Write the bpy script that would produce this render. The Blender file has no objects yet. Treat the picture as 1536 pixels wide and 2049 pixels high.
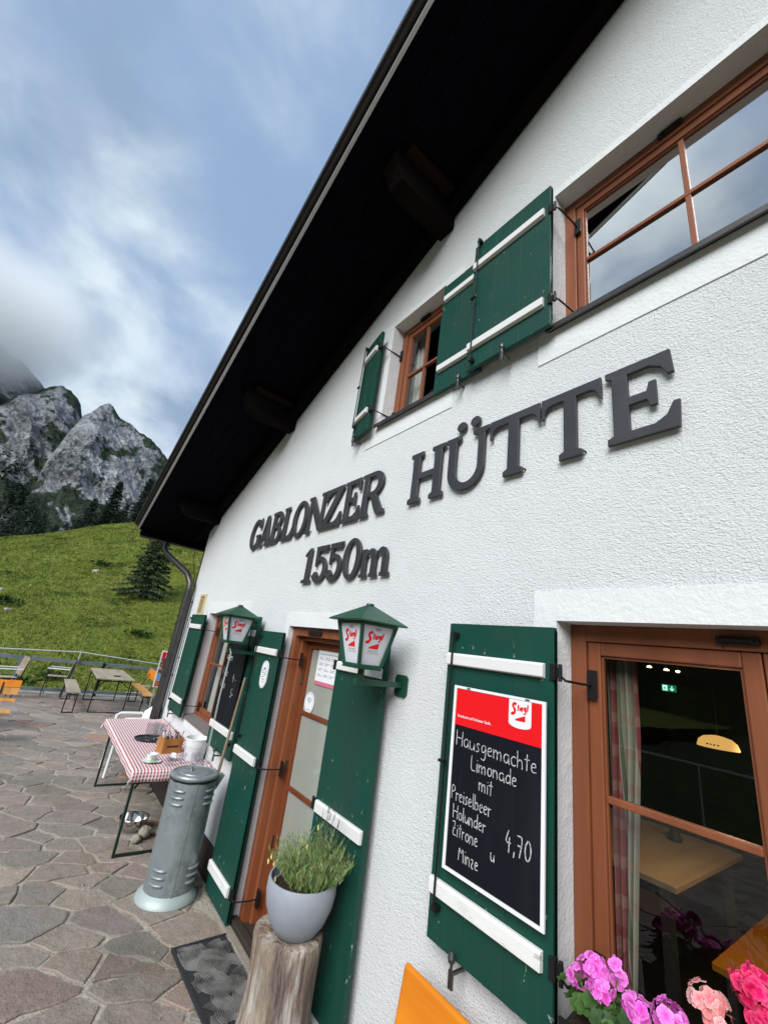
import bpy, bmesh, math, random
import numpy as np
from mathutils import Vector, Matrix, noise
random.seed(7)
SC = bpy.context.scene
COL = SC.collection
GZ = 0.15                       # height of the paved terrace
# ------------------------------------------------------------------ camera
cam = bpy.data.cameras.new('camera'); co = bpy.data.objects.new('camera', cam); COL.objects.link(co)
yaw, pit, rol = 54.37499496, 108.45753812, 7.85505929
co.matrix_world = Matrix.Translation((0, -1.8, 2.25)) @ Matrix.Rotation(math.radians(yaw), 4, 'Z') @ Matrix.Rotation(math.radians(pit), 4, 'X') @ Matrix.Rotation(math.radians(rol), 4, 'Z')
cam.sensor_fit = 'HORIZONTAL'; cam.sensor_width = 36; cam.lens = 36 * 841.79 / 1536
cam.clip_start = 0.05; cam.clip_end = 3000
SC.camera = co
# ------------------------------------------------------------------ light
SUN_EL, SUN_AZ = math.radians(37), math.radians(150)      # azimuth from +Y clockwise: the sun stands in front of the gable
w = bpy.data.worlds.new('World'); SC.world = w; w.use_nodes = True
nt = w.node_tree; nt.nodes.clear()
def N(t, kind, **kw):
    n = t.nodes.new(kind)
    for k, v in kw.items():
        if k in ('op',): n.operation = v
        else: setattr(n, k, v)
    return n
def mathn(t, op, a, b=None, clamp=False):
    n = t.nodes.new('ShaderNodeMath'); n.operation = op; n.use_clamp = clamp
    for i, v in enumerate((a, b)):
        if v is None: continue
        if hasattr(v, 'type') and hasattr(v, 'node'): t.links.new(v, n.inputs[i])
        else: n.inputs[i].default_value = v
    return n.outputs[0]
def mixc(t, f, a, b, bt='MIX'):
    n = t.nodes.new('ShaderNodeMix'); n.data_type = 'RGBA'; n.blend_type = bt
    for i, v in ((0, f), (6, a), (7, b)):
        if hasattr(v, 'node'): t.links.new(v, n.inputs[i])
        elif i == 0: n.inputs[0].default_value = v
        else: n.inputs[i].default_value = tuple(v) + ((1,) if len(v) == 3 else ())
    return n.outputs[2]
def ramp(t, f, lo, hi, mode='SMOOTHSTEP'):
    n = t.nodes.new('ShaderNodeMapRange'); n.interpolation_type = mode
    t.links.new(f, n.inputs[0]); n.inputs[1].default_value = lo; n.inputs[2].default_value = hi
    return n.outputs[0]
sky = N(nt, 'ShaderNodeTexSky'); sky.sky_type = 'NISHITA'; sky.sun_disc = False
sky.sun_elevation = SUN_EL; sky.sun_rotation = SUN_AZ; sky.altitude = 1500
tc = N(nt, 'ShaderNodeTexCoord'); sep = N(nt, 'ShaderNodeSeparateXYZ'); nt.links.new(tc.outputs['Generated'], sep.inputs[0])
den = mathn(nt, 'ADD', mathn(nt, 'MAXIMUM', sep.outputs[2], 0.0), 0.42)
cmb = N(nt, 'ShaderNodeCombineXYZ')
nt.links.new(mathn(nt, 'DIVIDE', sep.outputs[0], den), cmb.inputs[0]); nt.links.new(mathn(nt, 'DIVIDE', sep.outputs[1], den), cmb.inputs[1])
OX = 7.7
def cloudn(scale, detail, off, rough=.55, dist=.0):
    mp = N(nt, 'ShaderNodeMapping'); nt.links.new(cmb.outputs[0], mp.inputs[0]); mp.inputs['Location'].default_value = off
    n = N(nt, 'ShaderNodeTexNoise'); nt.links.new(mp.outputs[0], n.inputs['Vector'])
    n.inputs['Scale'].default_value = scale; n.inputs['Detail'].default_value = detail; n.inputs['Roughness'].default_value = rough; n.inputs['Distortion'].default_value = dist
    return n.outputs[0]
c1 = ramp(nt, cloudn(3.4, 7, (OX, 1.7, 0), .50, .25), .40, .70)
c2 = ramp(nt, cloudn(1.7, 5, (8.3, OX, 0), .50, .25), .36, .64)
c3 = ramp(nt, cloudn(5.0, 6, (1.2, 6.1 + OX, 0), .52, .2), .30, .70)
blue = mixc(nt, 1.0, sky.outputs[0], (1.5, 1.65, 1.75), 'MULTIPLY')
veil = mixc(nt, .88, blue, (2.9, 4.2, 6.3))                        # thin veil over the blue
grey = mixc(nt, c3, (2.7, 3.7, 5.1), (4.4, 5.3, 7.0))
body = mixc(nt, c1, grey, (6.0, 7.3, 8.4))
fin = mixc(nt, mathn(nt, 'MAXIMUM', mathn(nt, 'MULTIPLY', c2, .95), mathn(nt, 'MULTIPLY', c1, .75)), veil, body)
fin = mixc(nt, mathn(nt, 'MULTIPLY', mathn(nt, 'MULTIPLY', c2, c1), .75), fin, (9.2, 10.0, 10.0))
low = ramp(nt, sep.outputs[2], -.02, .30)
fin = mixc(nt, low, (4.4, 5.7, 6.9), fin)                          # the cloud deck closes towards the horizon
bg = N(nt, 'ShaderNodeBackground'); bg.inputs[1].default_value = 0.056; nt.links.new(fin, bg.inputs[0])
wo = N(nt, 'ShaderNodeOutputWorld'); nt.links.new(bg.outputs[0], wo.inputs[0])
sl = bpy.data.lights.new('sun', 'SUN'); sl.energy = 2.1; sl.angle = math.radians(40); sl.color = (1, .985, .965)
so = bpy.data.objects.new('sun', sl); COL.objects.link(so)
sd = Vector((math.sin(SUN_AZ) * math.cos(SUN_EL), math.cos(SUN_AZ) * math.cos(SUN_EL), math.sin(SUN_EL)))
so.rotation_euler = sd.to_track_quat('Z', 'Y').to_euler(); so.location = (0, -20, 30)
vs = SC.view_settings; vs.view_transform = 'Standard'; vs.look = 'None'; vs.gamma = 1; vs.use_curve_mapping = False; vs.exposure = 1.0
SC.render.engine = 'CYCLES'
cy = SC.cycles; cy.max_bounces = 8; cy.diffuse_bounces = 3; cy.glossy_bounces = 3; cy.transmission_bounces = 4; cy.transparent_max_bounces = 64
cy.volume_bounces = 4; cy.sample_clamp_indirect = 6; cy.use_denoising = True; cy.caustics_reflective = False; cy.caustics_refractive = False

# ------------------------------------------------------------------ materials
MATS = {}
def mat(name, col, rough=.6, metal=0., spec=.4, var=(), bump=(), coord='Object', attr=None, rnd=0., coat=0., trans=0., emis=None, rvar=None):
    """var: (scale, colour, lo, hi, detail, stretch) colour noise;  bump: (scale, distance, detail, stretch, kind)"""
    if name in MATS: return MATS[name]
    m = bpy.data.materials.new(name); m.use_nodes = True; t = m.node_tree; b = t.nodes['Principled BSDF']
    if coord == 'World':
        g = t.nodes.new('ShaderNodeNewGeometry'); src = g.outputs['Position']
    else:
        g = t.nodes.new('ShaderNodeTexCoord'); src = g.outputs['Object']
    def tex(scale, detail, stretch=(1, 1, 1), kind='noise'):
        mp = t.nodes.new('ShaderNodeMapping'); t.links.new(src, mp.inputs[0]); mp.inputs['Scale'].default_value = stretch
        if kind == 'voronoi':
            n = t.nodes.new('ShaderNodeTexVoronoi'); n.feature = 'SMOOTH_F1'; n.inputs['Smoothness'].default_value = .6
        else:
            n = t.nodes.new('ShaderNodeTexNoise'); n.inputs['Detail'].default_value = detail; n.inputs['Roughness'].default_value = .6
        t.links.new(mp.outputs[0], n.inputs['Vector']); n.inputs['Scale'].default_value = scale
        return n.outputs[0]
    c = None
    if attr:
        a = t.nodes.new('ShaderNodeVertexColor'); a.layer_name = attr; c = a.outputs[0]
    for v in var:
        sc, c2, lo, hi, det = v[:5]; st = v[5] if len(v) > 5 else (1, 1, 1)
        f = ramp(t, tex(sc, det, st), lo, hi)
        if len(v) > 6: f = mathn(t, 'MULTIPLY', f, v[6])
        if len(c2) == 4 and c2[3] < 0: c = mixc(t, f, c if c is not None else col, c2[:3], 'MULTIPLY')
        else: c = mixc(t, f, c if c is not None else col, c2)
    if rnd:
        oi = t.nodes.new('ShaderNodeObjectInfo'); hs = t.nodes.new('ShaderNodeHueSaturation')
        t.links.new(mathn(t, 'ADD', mathn(t, 'MULTIPLY', oi.outputs['Random'], rnd), 1 - rnd / 2), hs.inputs['Value'])
        if c is not None: t.links.new(c, hs.inputs['Color'])
        else: hs.inputs['Color'].default_value = tuple(col) + (1,)
        c = hs.outputs[0]
    if c is not None: t.links.new(c, b.inputs['Base Color'])
    else: b.inputs['Base Color'].default_value = tuple(col) + (1,)
    b.inputs['Roughness'].default_value = rough; b.inputs['Metallic'].default_value = metal
    b.inputs['Specular IOR Level'].default_value = spec; b.inputs['Coat Weight'].default_value = coat
    if rvar:
        f = ramp(t, tex(rvar[0], 4), .35, .65); mr = t.nodes.new('ShaderNodeMapRange'); t.links.new(f, mr.inputs[0])
        mr.inputs[3].default_value = rvar[1]; mr.inputs[4].default_value = rvar[2]; t.links.new(mr.outputs[0], b.inputs['Roughness'])
    if trans: b.inputs['Transmission Weight'].default_value = trans; b.inputs['IOR'].default_value = 1.45
    if emis: b.inputs['Emission Color'].default_value = tuple(emis[0]) + (1,); b.inputs['Emission Strength'].default_value = emis[1]
    prev = None
    for v in bump:
        sc, dist, det = v[:3]; st = v[3] if len(v) > 3 else (1, 1, 1); kd = v[4] if len(v) > 4 else 'noise'
        bn = t.nodes.new('ShaderNodeBump'); t.links.new(tex(sc, det, st, kd), bn.inputs['Height']); bn.inputs['Distance'].default_value = dist; bn.inputs['Strength'].default_value = 1
        if prev: t.links.new(prev, bn.inputs['Normal'])
        prev = bn.outputs[0]
    if prev: t.links.new(prev, b.inputs['Normal'])
    MATS[name] = m; return m
def glassmat(name, tint, rough=0.0, ior=1.5, boost=1.0, base=None):
    if name in MATS: return MATS[name]
    m = bpy.data.materials.new(name); m.use_nodes = True; t = m.node_tree; t.nodes.clear()
    o = t.nodes.new('ShaderNodeOutputMaterial'); tr = t.nodes.new('ShaderNodeBsdfTransparent'); tr.inputs[0].default_value = tuple(tint) + (1,)
    gl = t.nodes.new('ShaderNodeBsdfGlossy'); gl.inputs['Roughness'].default_value = rough; gl.inputs[0].default_value = (1, 1, 1, 1)
    fr = t.nodes.new('ShaderNodeFresnel'); fr.inputs[0].default_value = ior
    f = mathn(t, 'MULTIPLY', fr.outputs[0], boost, True); gm = t.nodes.new('ShaderNodeNewGeometry'); f = mathn(t, 'MULTIPLY', f, mathn(t, 'SUBTRACT', 1.0, gm.outputs['Backfacing']))
    mx = t.nodes.new('ShaderNodeMixShader'); t.links.new(f, mx.inputs[0])
    first = tr.outputs[0]
    if base:
        df = t.nodes.new('ShaderNodeBsdfDiffuse'); df.inputs[0].default_value = tuple(base[:3]) + (1,)
        m2 = t.nodes.new('ShaderNodeMixShader'); m2.inputs[0].default_value = base[3]; t.links.new(tr.outputs[0], m2.inputs[1]); t.links.new(df.outputs[0], m2.inputs[2]); first = m2.outputs[0]
    t.links.new(first, mx.inputs[1]); t.links.new(gl.outputs[0], mx.inputs[2]); t.links.new(mx.outputs[0], o.inputs[0])
    MATS[name] = m; return m
PLASTER = mat('rough_white_plaster', (.755, .775, .785), .9, spec=.12, var=[(.9, (.72, .74, .75), .4, .75, 4), (2.4, (.66, .67, .66), .58, .82, 6, (1, 1, .14), .6), (11, (.70, .715, .72), .55, .8, 4, (1, 1, 1), .5)],
              bump=[(110, .010, 5, (1, 1, 1.35)), (46, .006, 3, (1, 1, 1.5)), (3, .010, 3)])
BAND = mat('smooth_white_plaster', (.725, .742, .748), .85, spec=.15, var=[(1.5, (.70, .71, .71), .45, .75, 4)], bump=[(60, .0035, 4), (9, .006, 3)])
GREEN = mat('green_shutter_paint', (.0035, .057, .041), .42, spec=.28, var=[(3, (.008, .050, .036), .35, .7, 5), (26, (.008, .060, .040), .5, .8, 4, (1, 1, .06)), (42, (.34, .40, .36), .675, .70, 6, (1, 1, .45), .8), (1.6, (.012, .05, .04), .5, .7, 5, (1, 1, .3))],
            bump=[(40, .0012, 4, (1, 1, .05))], rvar=(6, .46, .62))
GREENEDGE = mat('green_shutter_edge', (.006, .062, .038), .45)
WHITE = mat('white_batten_paint', (.72, .72, .71), .5, var=[(9, (.70, .71, .68), .45, .75, 5), (30, (.30, .31, .27), .70, .76, 5, (.6, 1, 1.6), .8)], bump=[(30, .0015, 4, (.1, 1, 1))])
WHITEWORN = mat('flaking_white_batten_paint', (.76, .77, .75), .55, var=[(7, (.66, .68, .66), .45, .75, 5), (16, (.36, .37, .33), .60, .70, 6, (.6, 1, 1.6), .9)], bump=[(22, .003, 5, (.4, 1, 1))])
BROWN = mat('brown_window_wood', (.245, .078, .032), .45, var=[(5, (.18, .056, .024), .4, .7, 4, (1, 1, .12)), (40, (.20, .060, .025), .5, .8, 4, (1, 1, .05))], bump=[(60, .0008, 3, (1, 1, .05))], spec=.4)
DOORWOOD = mat('brown_door_wood', (.175, .048, .018), .42, var=[(5, (.15, .036, .012), .4, .7, 4, (1, 1, .1))], spec=.4)
IRON = mat('black_hinge_iron', (.018, .018, .019), .5, .5, bump=[(80, .001, 3)])
GREYMETAL = mat('dark_grey_sheet_metal', (.085, .080, .078), .38, .7, var=[(7, (.06, .058, .058), .4, .7, 3)])
LIGHTMETAL = mat('pale_flashing_metal', (.50, .50, .50), .5, .3)
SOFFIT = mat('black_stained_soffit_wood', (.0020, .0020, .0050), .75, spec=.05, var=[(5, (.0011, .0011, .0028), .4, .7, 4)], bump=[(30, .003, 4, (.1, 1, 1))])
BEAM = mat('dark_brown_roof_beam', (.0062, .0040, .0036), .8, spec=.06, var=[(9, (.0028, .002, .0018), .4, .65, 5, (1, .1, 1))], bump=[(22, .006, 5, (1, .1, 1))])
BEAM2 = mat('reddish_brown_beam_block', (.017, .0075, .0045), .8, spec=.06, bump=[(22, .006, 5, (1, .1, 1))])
LETTER = mat('anthracite_letter_metal', (.042, .043, .047), .5, .2, var=[(4, (.055, .056, .060), .4, .7, 3)])
STONE = mat('porphyry_paving_stone', (.15, .13, .12), .72, attr='tone', coord='World', var=[(7, (.80, .84, .80, -1), .42, .72, 5), (2.6, (1.03, .98, .93, -1), .45, .7, 4), (60, (.70, .70, .70, -1), .48, .72, 4), (22, (1.18, 1.17, 1.15, -1), .52, .74, 5), (1.3, (.84, .86, .84, -1), .5, .68, 5)], bump=[(14, .012, 6), (70, .005, 4)], spec=.25)
MORTAR = mat('sandy_joint_mortar', (.40, .365, .30), .95, coord='World', var=[(5, (.27, .24, .19), .4, .65, 5), (40, (.48, .45, .39), .5, .75, 4), (2.0, (.17, .19, .12), .62, .75, 4)], bump=[(45, .012, 5), (9, .015, 3)], spec=.1)
WOODW = mat('weathered_grey_bench_wood', (.36, .30, .22), .7, var=[(6, (.24, .19, .14), .4, .7, 5, (.12, 1, 1)), (30, (.42, .37, .30), .5, .8, 4, (.1, 1, 1))])
ORANGE = mat('orange_varnished_bench_wood', (.72, .24, .010), .38, var=[(5, (.56, .155, .008), .42, .72, 5, (.10, 1, 1)), (40, (.62, .19, .012), .5, .75, 5, (.06, 1, 1))], spec=.4, bump=[(40, .0006, 3, (.08, 1, 1))])
YWOOD = mat('yellow_bench_wood', (.62, .33, .10), .4, var=[(7, (.46, .21, .05), .42, .72, 5, (.10, 1, 1))], spec=.4)
LEG = mat('dark_green_table_steel', (.010, .030, .024), .4, .3)
BLACK = mat('black_bench_steel', (.015, .015, .016), .45, .3)
GALV = mat('galvanised_bin_steel', (.33, .365, .375), .40, .40, var=[(9, (.21, .245, .255), .38, .65, 5), (45, (.38, .43, .42), .5, .72, 4), (2.5, (.25, .29, .30), .4, .7, 4, (1, 1, .25))], bump=[(30, .0015, 4)], rvar=(12, .3, .5))
GALVLIGHT = mat('pale_bin_flange', (.42, .47, .47), .5, .25, var=[(8, (.38, .46, .44), .4, .7, 4)])
RUBBER = mat('black_mat_rubber', (.030, .031, .034), .7, spec=.3, bump=[(60, .002, 3)])
RIBRUB = mat('grey_mat_ribs', (.155, .15, .14), .75, var=[(9, (.06, .06, .06), .4, .7, 4)])
POT = mat('blue_grey_pot_plastic', (.31, .34, .385), .55, spec=.35, var=[(6, (.27, .30, .345), .4, .7, 4)])
SOIL = mat('potting_soil', (.035, .018, .011), .95, bump=[(60, .02, 4)])
BARK = mat('stripped_log_wood', (.35, .28, .21), .85, var=[(6, (.17, .13, .11), .40, .60, 7, (1, 1, .30)), (15, (.47, .43, .38), .48, .66, 6, (1, 1, .16)), (4, (.30, .18, .10), .56, .66, 5, (1, 1, .5)), (38, (.075, .055, .045), .60, .68, 6, (1, 1, .06))], bump=[(9, .05, 6, (1, 1, .2)), (50, .012, 5, (1, 1, .08))], spec=.15)
STEM = mat('grass_green_herb_stem', (.14, .20, .055), .6, rnd=.0, attr='tone')
CHINA = mat('white_glazed_china', (.78, .79, .78), .18, spec=.5)
PLASTICW = mat('white_plastic', (.76, .77, .78), .4, spec=.4)
STEEL = mat('polished_steel', (.62, .62, .62), .16, 1.0)
ROCK = mat('pale_limestone_rock', (.36, .33, .26), .85, var=[(20, (.24, .21, .16), .4, .7, 5)], bump=[(25, .02, 5)])
ROPE = mat('white_cord', (.75, .74, .68), .8)
POLE = mat('broom_handle_wood', (.27, .21, .14), .6, var=[(12, (.18, .14, .09), .4, .7, 4, (1, 1, .1))])
CHALKB = mat('blackboard_surface', (.007, .009, .013), .6, spec=.10, var=[(3.5, (.013, .015, .019), .5, .75, 5, (1, 1, .25)), (24, (.05, .055, .06), .66, .82, 5, (1, 1, .05), .7)])
CHALK = mat('chalk_line', (.62, .63, .64), .95, spec=.0, var=[(160, (.22, .23, .25), .46, .66, 3)])
RED = mat('red_print', (.78, .006, .012), .4)
WPRINT = mat('white_print', (.80, .81, .84), .4)
GPRINT = mat('grey_print', (.25, .25, .26), .5)
DARKWOOD = mat('dark_plinth_wood', (.035, .026, .021), .75, bump=[(20, .005, 4, (.1, 1, 1))])
BEIGE = mat('beige_vent_plastic', (.62, .53, .32), .5)
CLOTHW = mat('cream_curtain_cloth', (.62, .61, .57), .9)
GLASS = glassmat('window_glass', (.80, .84, .84), 0, 1.52, 1.3)
GLASSUP = glassmat('double_glazing_glass', (.66, .70, .70), 0, 1.5, 10)
CLEAR = glassmat('drinking_glass', (.90, .91, .92), .03, 1.5, 2.6)
FROST = glassmat('frosted_door_glass', (.75, .78, .72), .1, 1.5, 1.6, (.40, .42, .37, .8))

# ------------------------------------------------------------------ helpers
def tag(o, label=None, cat=None, group=None, kind=None):
    if label: o['label'] = label
    if cat: o['category'] = cat
    if group: o['group'] = group
    if kind: o['kind'] = kind
    return o
def thing(name, loc, label, cat, group=None, rz=0):
    o = bpy.data.objects.new(name, None); COL.objects.link(o); o.empty_display_size = .1
    o.location = loc; o.rotation_euler.z = rz
    return tag(o, label, cat, group)
def org(parent):
    v = Vector((0, 0, 0)); p = parent
    while p is not None: v = v + Vector(p.location); p = p.parent
    return v
class MB:
    def __init__(s): s.v = []; s.f = []; s.M = Matrix.Identity(4); s.mi = []; s.cur = 0
    def add(s, vs, fs):
        n = len(s.v); s.v += [s.M @ Vector(v) for v in vs]; s.f += [tuple(i + n for i in f) for f in fs]; s.mi += [s.cur] * len(fs); return s
    def box(s, x0, y0, z0, x1, y1, z1):
        x0, x1 = sorted((x0, x1)); y0, y1 = sorted((y0, y1)); z0, z1 = sorted((z0, z1))
        return s.add([(x0, y0, z0), (x1, y0, z0), (x1, y1, z0), (x0, y1, z0), (x0, y0, z1), (x1, y0, z1), (x1, y1, z1), (x0, y1, z1)],
                     [(3, 2, 1, 0), (4, 5, 6, 7), (0, 1, 5, 4), (1, 2, 6, 5), (2, 3, 7, 6), (3, 0, 4, 7)])
    def bar(s, a, b, w, h=None, up=(0, 0, 1)):
        h = w if h is None else h; a = Vector(a); b = Vector(b); d = (b - a).normalized(); u = Vector(up)
        if abs(d.dot(u)) > .95: u = Vector((0, 1, 0)) if abs(d.y) < .9 else Vector((1, 0, 0))
        sd_ = d.cross(u).normalized() * (w / 2); uu = sd_.cross(d).normalized() * (h / 2)
        vs = [p + i * sd_ + j * uu for p in (a, b) for i, j in ((-1, -1), (1, -1), (1, 1), (-1, 1))]
        return s.add(vs, [(0, 1, 2, 3), (7, 6, 5, 4), (1, 0, 4, 5), (2, 1, 5, 6), (3, 2, 6, 7), (0, 3, 7, 4)])
    def tube(s, pts, r, n=10, cap=True):
        pts = [Vector(p) for p in pts]; rs = r if isinstance(r, (list, tuple)) else [r] * len(pts); rings = []
        prev = None
        for i, p in enumerate(pts):
            d = (pts[min(i + 1, len(pts) - 1)] - pts[max(i - 1, 0)]).normalized()
            if prev is None:
                u = Vector((0, 0, 1)) if abs(d.z) < .9 else Vector((1, 0, 0)); a = d.cross(u).normalized()
            else: a = (prev - d * prev.dot(d)).normalized()
            prev = a; b = d.cross(a)
            rings.append([p + (a * math.cos(t) + b * math.sin(t)) * rs[i] for t in [2 * math.pi * k / n for k in range(n)]])
        vs = [v for g in rings for v in g]; fs = []
        for i in range(len(pts) - 1):
            for k in range(n): fs.append((i * n + k, i * n + (k + 1) % n, (i + 1) * n + (k + 1) % n, (i + 1) * n + k))
        if cap: fs += [tuple(reversed(range(n))), tuple((len(pts) - 1) * n + k for k in range(n))]
        return s.add(vs, fs)
    def lathe(s, prof, c=(0, 0, 0), n=32, jit=None):
        vs = []; fs = []
        for i, (r, z) in enumerate(prof):
            for k in range(n):
                t = 2 * math.pi * k / n; rr = r if jit is None else r * jit(t, z)
                vs.append((c[0] + rr * math.cos(t), c[1] + rr * math.sin(t), c[2] + z))
        for i in range(len(prof) - 1):
            for k in range(n): fs.append((i * n + k, i * n + (k + 1) % n, (i + 1) * n + (k + 1) % n, (i + 1) * n + k))
        return s.add(vs, fs)
    def prism(s, poly, a, b, axis='y'):
        """poly in the plane across axis; axis y: (x,z), axis x: (y,z), axis z: (x,y)"""
        def P(p, t): return (p[0], t, p[1]) if axis == 'y' else ((t, p[0], p[1]) if axis == 'x' else (p[0], p[1], t))
        n = len(poly); vs = [P(p, a) for p in poly] + [P(p, b) for p in poly]
        return s.add(vs, [tuple(range(n)), tuple(reversed(range(n, 2 * n)))] + [(i, (i + 1) % n, n + (i + 1) % n, n + i)[::-1] for i in range(n)])
    def build(s, name, m, parent=None, smooth=False, bevel=0, fix=True, sub=0, tone=None):
        me = bpy.data.meshes.new(name); o_ = org(parent)
        me.from_pydata([tuple(v - o_) for v in s.v], [], s.f)
        ms = m if isinstance(m, (list, tuple)) else [m]
        for q in ms: me.materials.append(q)
        if len(ms) > 1: me.polygons.foreach_set('material_index', s.mi)
        if fix:
            bm = bmesh.new(); bm.from_mesh(me); bmesh.ops.recalc_face_normals(bm, faces=bm.faces); bm.to_mesh(me); bm.free()
        if smooth:
            me.polygons.foreach_set('use_smooth', [True] * len(me.polygons))
            if smooth != 'all':
                try: me.set_sharp_from_angle(angle=math.radians(38))
                except Exception: pass
        if tone is not None:
            ca = me.color_attributes.new('tone', 'FLOAT_COLOR', 'POINT')
            ca.data.foreach_set('color', np.asarray(tone, dtype=np.float32).ravel())
        o = bpy.data.objects.new(name, me); COL.objects.link(o)
        if parent is not None: o.parent = parent
        if bevel:
            b = o.modifiers.new('bevel', 'BEVEL'); b.width = bevel; b.segments = 2; b.limit_method = 'ANGLE'; b.angle_limit = math.radians(40)
        if sub:
            b = o.modifiers.new('sub', 'SUBSURF'); b.levels = sub; b.render_levels = sub
        return o
def B(name, m, parent, *boxes, **kw):
    mb = MB()
    for b in boxes: mb.box(*b)
    return mb.build(name, m, parent, **kw)
def copy_tree(o, parent=None, loc=None):
    c = o.copy(); COL.objects.link(c)
    if parent is not None: c.parent = parent
    if loc is not None: c.location = loc
    for ch in list(o.children): copy_tree(ch, c)
    return c

# ------------------------------------------------------------------ lettering
def arc(cx, cy, rx, ry, a0, a1, n=16):
    return [(cx + rx * math.cos(math.radians(a0 + (a1 - a0) * i / n)), cy + ry * math.sin(math.radians(a0 + (a1 - a0) * i / n))) for i in range(n + 1)]
def glyph(ch):
    """outlines (outer, holes) of a bold bracketed serif; cap height 1; returns width, loops"""
    s, f, t = .17, .07, .07; k = .035
    if ch == 'H':
        w = .86
        return w, [[(0, 0), (2*f+s, 0), (2*f+s, t), (f+s, t+k), (f+s, .45), (w-f-s, .45), (w-f-s, t+k), (w-2*f-s, t), (w-2*f-s, 0), (w, 0), (w, t), (w-f, t+k), (w-f, 1-t-k), (w, 1-t), (w, 1), (w-2*f-s, 1), (w-2*f-s, 1-t), (w-f-s, 1-t-k), (w-f-s, .56), (f+s, .56), (f+s, 1-t-k), (2*f+s, 1-t), (2*f+s, 1), (0, 1), (0, 1-t), (f, 1-t-k), (f, t+k), (0, t)]]
    if ch == 'T':
        w = .84; c = w / 2
        return w, [[(c-s/2-f, 0), (c+s/2+f, 0), (c+s/2+f, t), (c+s/2, t+k), (c+s/2, .88)] + arc(w-.16, .74, .13, .14, 90, 0, 5) + [(w, .70), (w, 1), (0, 1), (0, .70), (.03, .70)] + arc(.16, .74, .13, .14, 180, 90, 5) + [(c-s/2, .88), (c-s/2, t+k), (c-s/2-f, t)]]
    if ch == 'E':
        w = .74
        return w, [[(0, 0), (w-.02, 0), (w, .32), (w-.05, .32), (w-.12, .18), (w-.24, .11), (f+s, .11), (f+s, .46), (w-.30, .46), (w-.27, .36), (w-.21, .36), (w-.21, .67), (w-.27, .67), (w-.30, .56), (f+s, .56), (f+s, .89), (w-.26, .89), (w-.14, .82), (w-.08, .70), (w-.03, .70), (w-.05, 1), (0, 1), (0, 1-t), (f, 1-t-k), (f, t+k), (0, t)]]
    if ch == 'L':
        w = .72
        return w, [[(0, 0), (w-.02, 0), (w, .34), (w-.05, .34), (w-.12, .19), (w-.24, .11), (f+s, .11), (f+s, 1-t-k), (2*f+s, 1-t), (2*f+s, 1), (0, 1), (0, 1-t), (f, 1-t-k), (f, t+k), (0, t)]]
    if ch == 'Z':
        w = .76
        return w, [[(0, 0), (w-.03, 0), (w, .32), (w-.05, .32), (w-.13, .18), (w-.24, .11), (.22, .11), (w-.01, .93), (w-.01, 1), (.05, 1), (.03, .69), (.08, .69), (.16, .82), (.27, .89), (w-.24, .89), (0, .07)]]
    if ch == 'N':
        w = .88
        return w, [[(0, 0), (.24, 0), (.24, t), (.16, t+k), (.16, .74), (w-.20, 0), (w-.08, 0), (w-.08, 1-t-k), (w, 1-t), (w, 1), (w-.24, 1), (w-.24, 1-t), (w-.16, 1-t-k), (w-.16, .30), (.24, 1), (0, 1), (0, 1-t), (.08, 1-t-k), (.08, t+k), (0, t)]]
    if ch == 'A':
        w = .86
        return w, [[(0, 0), (.27, 0), (.27, t), (.19, t+k), (.24, .25), (.52, .25), (.565, t+k), (.48, t), (.48, 0), (w, 0), (w, t), (w-.07, t+k), (.53, 1), (.36, 1), (.10, t+k), (0, t)], [(.275, .36), (.385, .74), (.49, .36)][::-1]]
    if ch == 'B':
        w = .76
        o = [(0, 0), (.42, 0)] + arc(.42, .27, .32, .27, -90, 60, 10) + arc(.40, .75, .30, .25, -40, 90, 10) + [(0, 1), (0, 1-t), (f, 1-t-k), (f, t+k), (0, t)]
        return w, [o, ([(f+s, .58)] + arc(.38, .745, .15, .155, -85, 90, 8) + [(f+s, .90)])[::-1], ([(f+s, .10)] + arc(.40, .285, .17, .185, -90, 85, 8) + [(f+s, .47)])[::-1]]
    if ch == 'R':
        w = .86
        o = [(0, 0), (2*f+s, 0), (2*f+s, t), (f+s, t+k), (f+s, .44), (.36, .44), (.54, .10), (.62, 0), (w, 0), (w, t), (w-.07, t+.02), (.55, .46)] + arc(.44, .725, .31, .275, -55, 90, 12) + [(0, 1), (0, 1-t), (f, 1-t-k), (f, t+k), (0, t)]
        return w, [o, ([(f+s, .54)] + arc(.41, .72, .16, .18, -90, 90, 10) + [(f+s, .90)])[::-1]]
    if ch == 'O':
        w = .90
        return w, [arc(.45, .5, .45, .52, 0, 360, 36)[:-1], arc(.45, .5, .26, .42, 360, 0, 30)[:-1]]
    if ch == '0':
        w = .80
        return w, [arc(.40, .5, .40, .52, 0, 360, 36)[:-1], arc(.40, .5, .20, .42, 360, 0, 30)[:-1]]
    if ch == 'G':
        w = .90
        o = arc(.46, .5, .46, .52, 38, 300, 26) + [(.75, .06), (.75, 0), (.86, 0), (.86, .36), (.94, .39), (.94, .45), (.58, .45), (.58, .39), (.67, .36), (.67, .17)] + arc(.47, .5, .27, .40, 310, 55, 24) + [(.70, .70), (.82, .66), (.86, .66), (.86, 1), (.80, 1)]
        return w, [o]
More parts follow.
